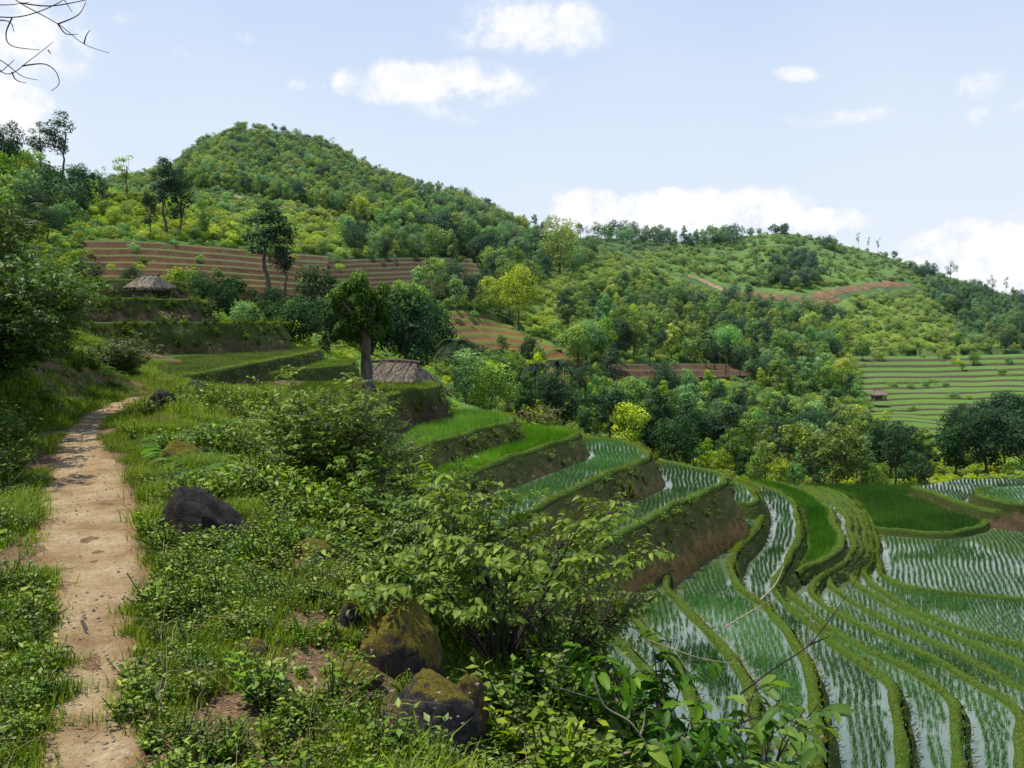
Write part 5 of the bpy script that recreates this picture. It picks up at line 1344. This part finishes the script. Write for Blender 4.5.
# ------------------------------------------------------------------ twigs, dry stalks, overhanging branches
def sticks(name, paths, r, mat, label, cat, Y, group=None, curls=()):
    a = Acc()
    for pts in paths:
        P = np.array([np.append(atY(p[0], p[1], Y + (p[2] if len(p) > 2 else 0)), []) for p in pts]); P = smooth(P, .009)
        t = np.linspace(1, .35, len(P)); a.tube(P, r * t, 5)
    o = link(name, a.mesh(name, M[mat], True)); tag(o, label, cat, group)
sticks('bare_branch', [[(-60,-40),(0,-12),(20,3),(58,24),(84,44),(109,53)], [(20,3),(50,6),(85,0),(110,-8)], [(-40,10),(0,17),(28,15),(60,2),(90,-20)], [(-30,2),(5,5),(30,2)], [(58,24),(78,15),(86,2)], [(84,44),(86,36),(90,30)], [(58,24),(66,34),(78,34)], [(-5,20),(10,22),(14,32)], [(12,18),(6,34),(12,46),(40,50)], [(60,-30),(62,-6),(72,12)]],
       .0022, 'twig', 'thin bare branch hanging in at the top corner of the sky', 'branch', 2.6)
sticks('bare_branch', [[(-70,40),(-20,50),(6,74),(30,60),(53,42)], [(-30,90),(0,72),(14,60)], [(-40,40),(0,60),(22,76),(38,80)], [(12,72),(16,80),(26,83)], [(22,66),(44,64),(56,72),(59,84),(51,91)], [(48,50),(51,54)]],
       .0022, 'twig', 'lower bare branch with curling tendrils under the upper one', 'branch', 2.6)
sticks('dry_stalk', [[(760,600,0),(775,585,.1),(784,566,.2)], [(724,628),(750,612),(770,600)]], .006, 'straw_stem', 'pale dry stalk crossing in front of the middle paddies', 'stalk', 5.2, 'dry stalks in front of the paddies')
sticks('dry_stalk', [[(740,694),(775,668),(809,645),(835,612),(856,581)], [(809,645),(830,636)]], .006, 'twig', 'long dark dead twig rising from the broad leaved bush', 'stalk', 5.1)
sticks('dry_stalk', [[(806,655),(808,641),(813,598)]], .006, 'straw_stem', 'short upright white stalk above the broad leaved bush', 'stalk', 5.2)
sticks('dry_stalk', [[(592,672),(604,705),(630,722),(648,748),(660,775)], [(640,736),(644,724),(645,708)]], .006, 'straw_stem', 'pale bent stalks sticking out of the weeds at the brink', 'stalk', 4.4)
sticks('dry_stalk', [[(560,688),(600,700),(625,704)], [(648,640),(700,658),(740,664)]], .004, 'straw_stem', 'thin pale stalk lying across the weeds at the brink', 'stalk', 4.6)
sticks('stick', [[(82,620),(86,632),(90,642)], [(84,624),(88,630)]], .010, 'straw_stem', 'short pale stick lying on the path', 'stick', float(onplane(86, 630, .03)[1]))
sticks('stick', [[(70,752),(95,735),(112,722)]], .004, 'straw_stem', 'thin straw lying across the near end of the path', 'stick', float(onplane(90, 738, .03)[1]))
#@@END@@

# ------------------------------------------------------------------ sky, sun, camera
def make_world():
    w = bpy.data.worlds.new("World"); SC.world = w; w.use_nodes = True
    t = w.node_tree; t.nodes.clear()
    n = NT.__new__(NT); n.t = t; n.out = t.nodes.new('ShaderNodeOutputWorld')
    sky = n.n('ShaderNodeTexSky', sky_type='NISHITA'); sky.sun_disc = False
    sky.sun_elevation = math.radians(SUN_EL); sky.sun_rotation = math.radians(SUN_AZ % 360)
    sky.air_density = 1.0; sky.dust_density = 1.5; sky.ozone_density = 1.0; sky.altitude = 600
    gen = n.n('ShaderNodeTexCoord').outputs['Generated']
    s = n.n('ShaderNodeSeparateXYZ'); n.l(gen, s.inputs[0])
    az = n.math('ARCTAN2', s.outputs[0], s.outputs[1]); el = n.math('ARCSINE', s.outputs[2])
    big = n.noise(9, 7, gen, .6, .25); fine = n.noise(42, 5, gen, .6)
    # domain warp keeps the cloud outlines ragged
    azw = n.math('ADD', az, n.math('MULTIPLY', n.math('SUBTRACT', big, .5), .10)); elw = n.math('ADD', el, n.math('MULTIPLY', n.math('SUBTRACT', n.noise(14, 4, gen), .5), .03))
    blobs = [(525,30,88,24,.9),(575,16,40,16,.7),(450,84,92,20,.95),(455,110,35,14,.5),(343,78,22,14,.7),(300,80,20,9,.6),(588,208,36,18,1.2),(650,216,50,18,1.1),(695,212,44,18,1.3),(755,210,52,17,1.3),(815,222,50,12,1.2),
             (985,252,62,26,1.5),(925,248,34,14,1.2),(1035,262,60,34,1.4),(960,268,90,14,1.3),(20,28,70,50,.75),(8,106,44,26,.9),(812,73,22,8,.6),(850,118,60,8,.5),(975,84,28,14,.6),(1000,108,60,10,.6),(125,18,14,9,.45),(190,57,18,6,.4),(243,36,18,7,.4),
             (-150,120,160,60,1.),(1250,200,160,50,1.2),(1200,60,110,30,.8)]
    acc = None
    for (px, py, rx, ry_, st) in blobs:
        x, y, z = ray(px, py); A = math.atan2(x, y); E = math.asin(z / math.sqrt(x * x + y * y + z * z))
        dx = n.math('DIVIDE', n.math('SUBTRACT', azw, A), rx * 1.25 / FPX); dy = n.math('DIVIDE', n.math('SUBTRACT', elw, E), ry_ * 1.35 / FPX)
        r = n.math('ADD', n.math('MULTIPLY', dx, dx), n.math('MULTIPLY', dy, dy))
        v = n.math('MULTIPLY', n.math('MAXIMUM', n.math('SUBTRACT', 1, r), 0), st)
        acc = v if acc is None else n.math('MAXIMUM', acc, v)
    nz = n.math('ADD', n.math('MULTIPLY', n.math('SUBTRACT', big, .5), 1.5), n.math('MULTIPLY', n.math('SUBTRACT', fine, .5), 1.3))
    dens = n.math('MULTIPLY', acc, n.math('ADD', 1, n.math('MULTIPLY', nz, 1.7)))
    cl = n.maprange(dens, .14, .85, 0, 1); cl.node.interpolation_type = 'SMOOTHSTEP'
    veil = n.math('MULTIPLY', n.maprange(n.noise(3.2, 5, gen, .6), .42, .7, 0, .3), n.maprange(el, 0, .5, 1, .35))
    skyc = n.mix(1., sky.outputs[0], (SKYK, SKYK, SKYK), 'MULTIPLY')
    haze = n.ramp(n.maprange(el, 0.0, .9, 0, 1), [(0, (.87, .94, 1.03)), (.2, (.76, .87, 1.03)), (.38, (.60, .745, 1.0)), (.7, (.26, .40, .76)), (1, (.13, .23, .56))])
    base = n.mix(.9, skyc, haze)
    base = n.mix(veil, base, (.9, .94, 1.0))
    shade = n.ramp(n.math('ADD', n.math('MULTIPLY', dens, .8), n.math('SUBTRACT', fine, .5)), [(.1, (.82, .88, .98)), (.9, (1.05, 1.05, 1.05))])
    col = n.mix(n.math('MULTIPLY', cl, .92), base, shade)
    bg = n.n('ShaderNodeBackground'); n.l(col, bg.inputs[0]); bg.inputs[1].default_value = 1.0
    n.l(bg.outputs[0], n.out.inputs[0])
SUN_EL = 65; SUN_AZ = -80; SKYK = .10
make_world()
ld = bpy.data.lights.new('sun', 'SUN'); ld.energy = 5.0; ld.angle = math.radians(.6); ld.color = (1, .94, .80)
lo = bpy.data.objects.new('sun', ld); COL.objects.link(lo)
a_, e_ = math.radians(SUN_AZ), math.radians(SUN_EL)
ts = Vector((math.sin(a_) * math.cos(e_), math.cos(a_) * math.cos(e_), math.sin(e_)))
lo.rotation_mode = 'QUATERNION'; lo.rotation_quaternion = (-ts).to_track_quat('-Z', 'Y'); lo.location = (0, 0, 60)
cd = bpy.data.cameras.new('camera'); cd.sensor_width = 36; cd.lens = 36 * FPX / 1024; cd.clip_start = .05; cd.clip_end = 8000
co = bpy.data.objects.new('camera', cd); COL.objects.link(co)
co.location = (0, 0, CAMZ); co.rotation_euler = (PI / 2 - PITCH, 0, 0)
SC.camera = co
SC.view_settings.view_transform = 'Standard'; SC.view_settings.look = 'None'; SC.view_settings.exposure = 0
cy = SC.cycles
cy.max_bounces = 5; cy.diffuse_bounces = 2; cy.glossy_bounces = 2; cy.transmission_bounces = 2; cy.transparent_max_bounces = 4
cy.use_denoising = True
cy.caustics_reflective = False; cy.caustics_refractive = False
SC.render.use_persistent_data = False
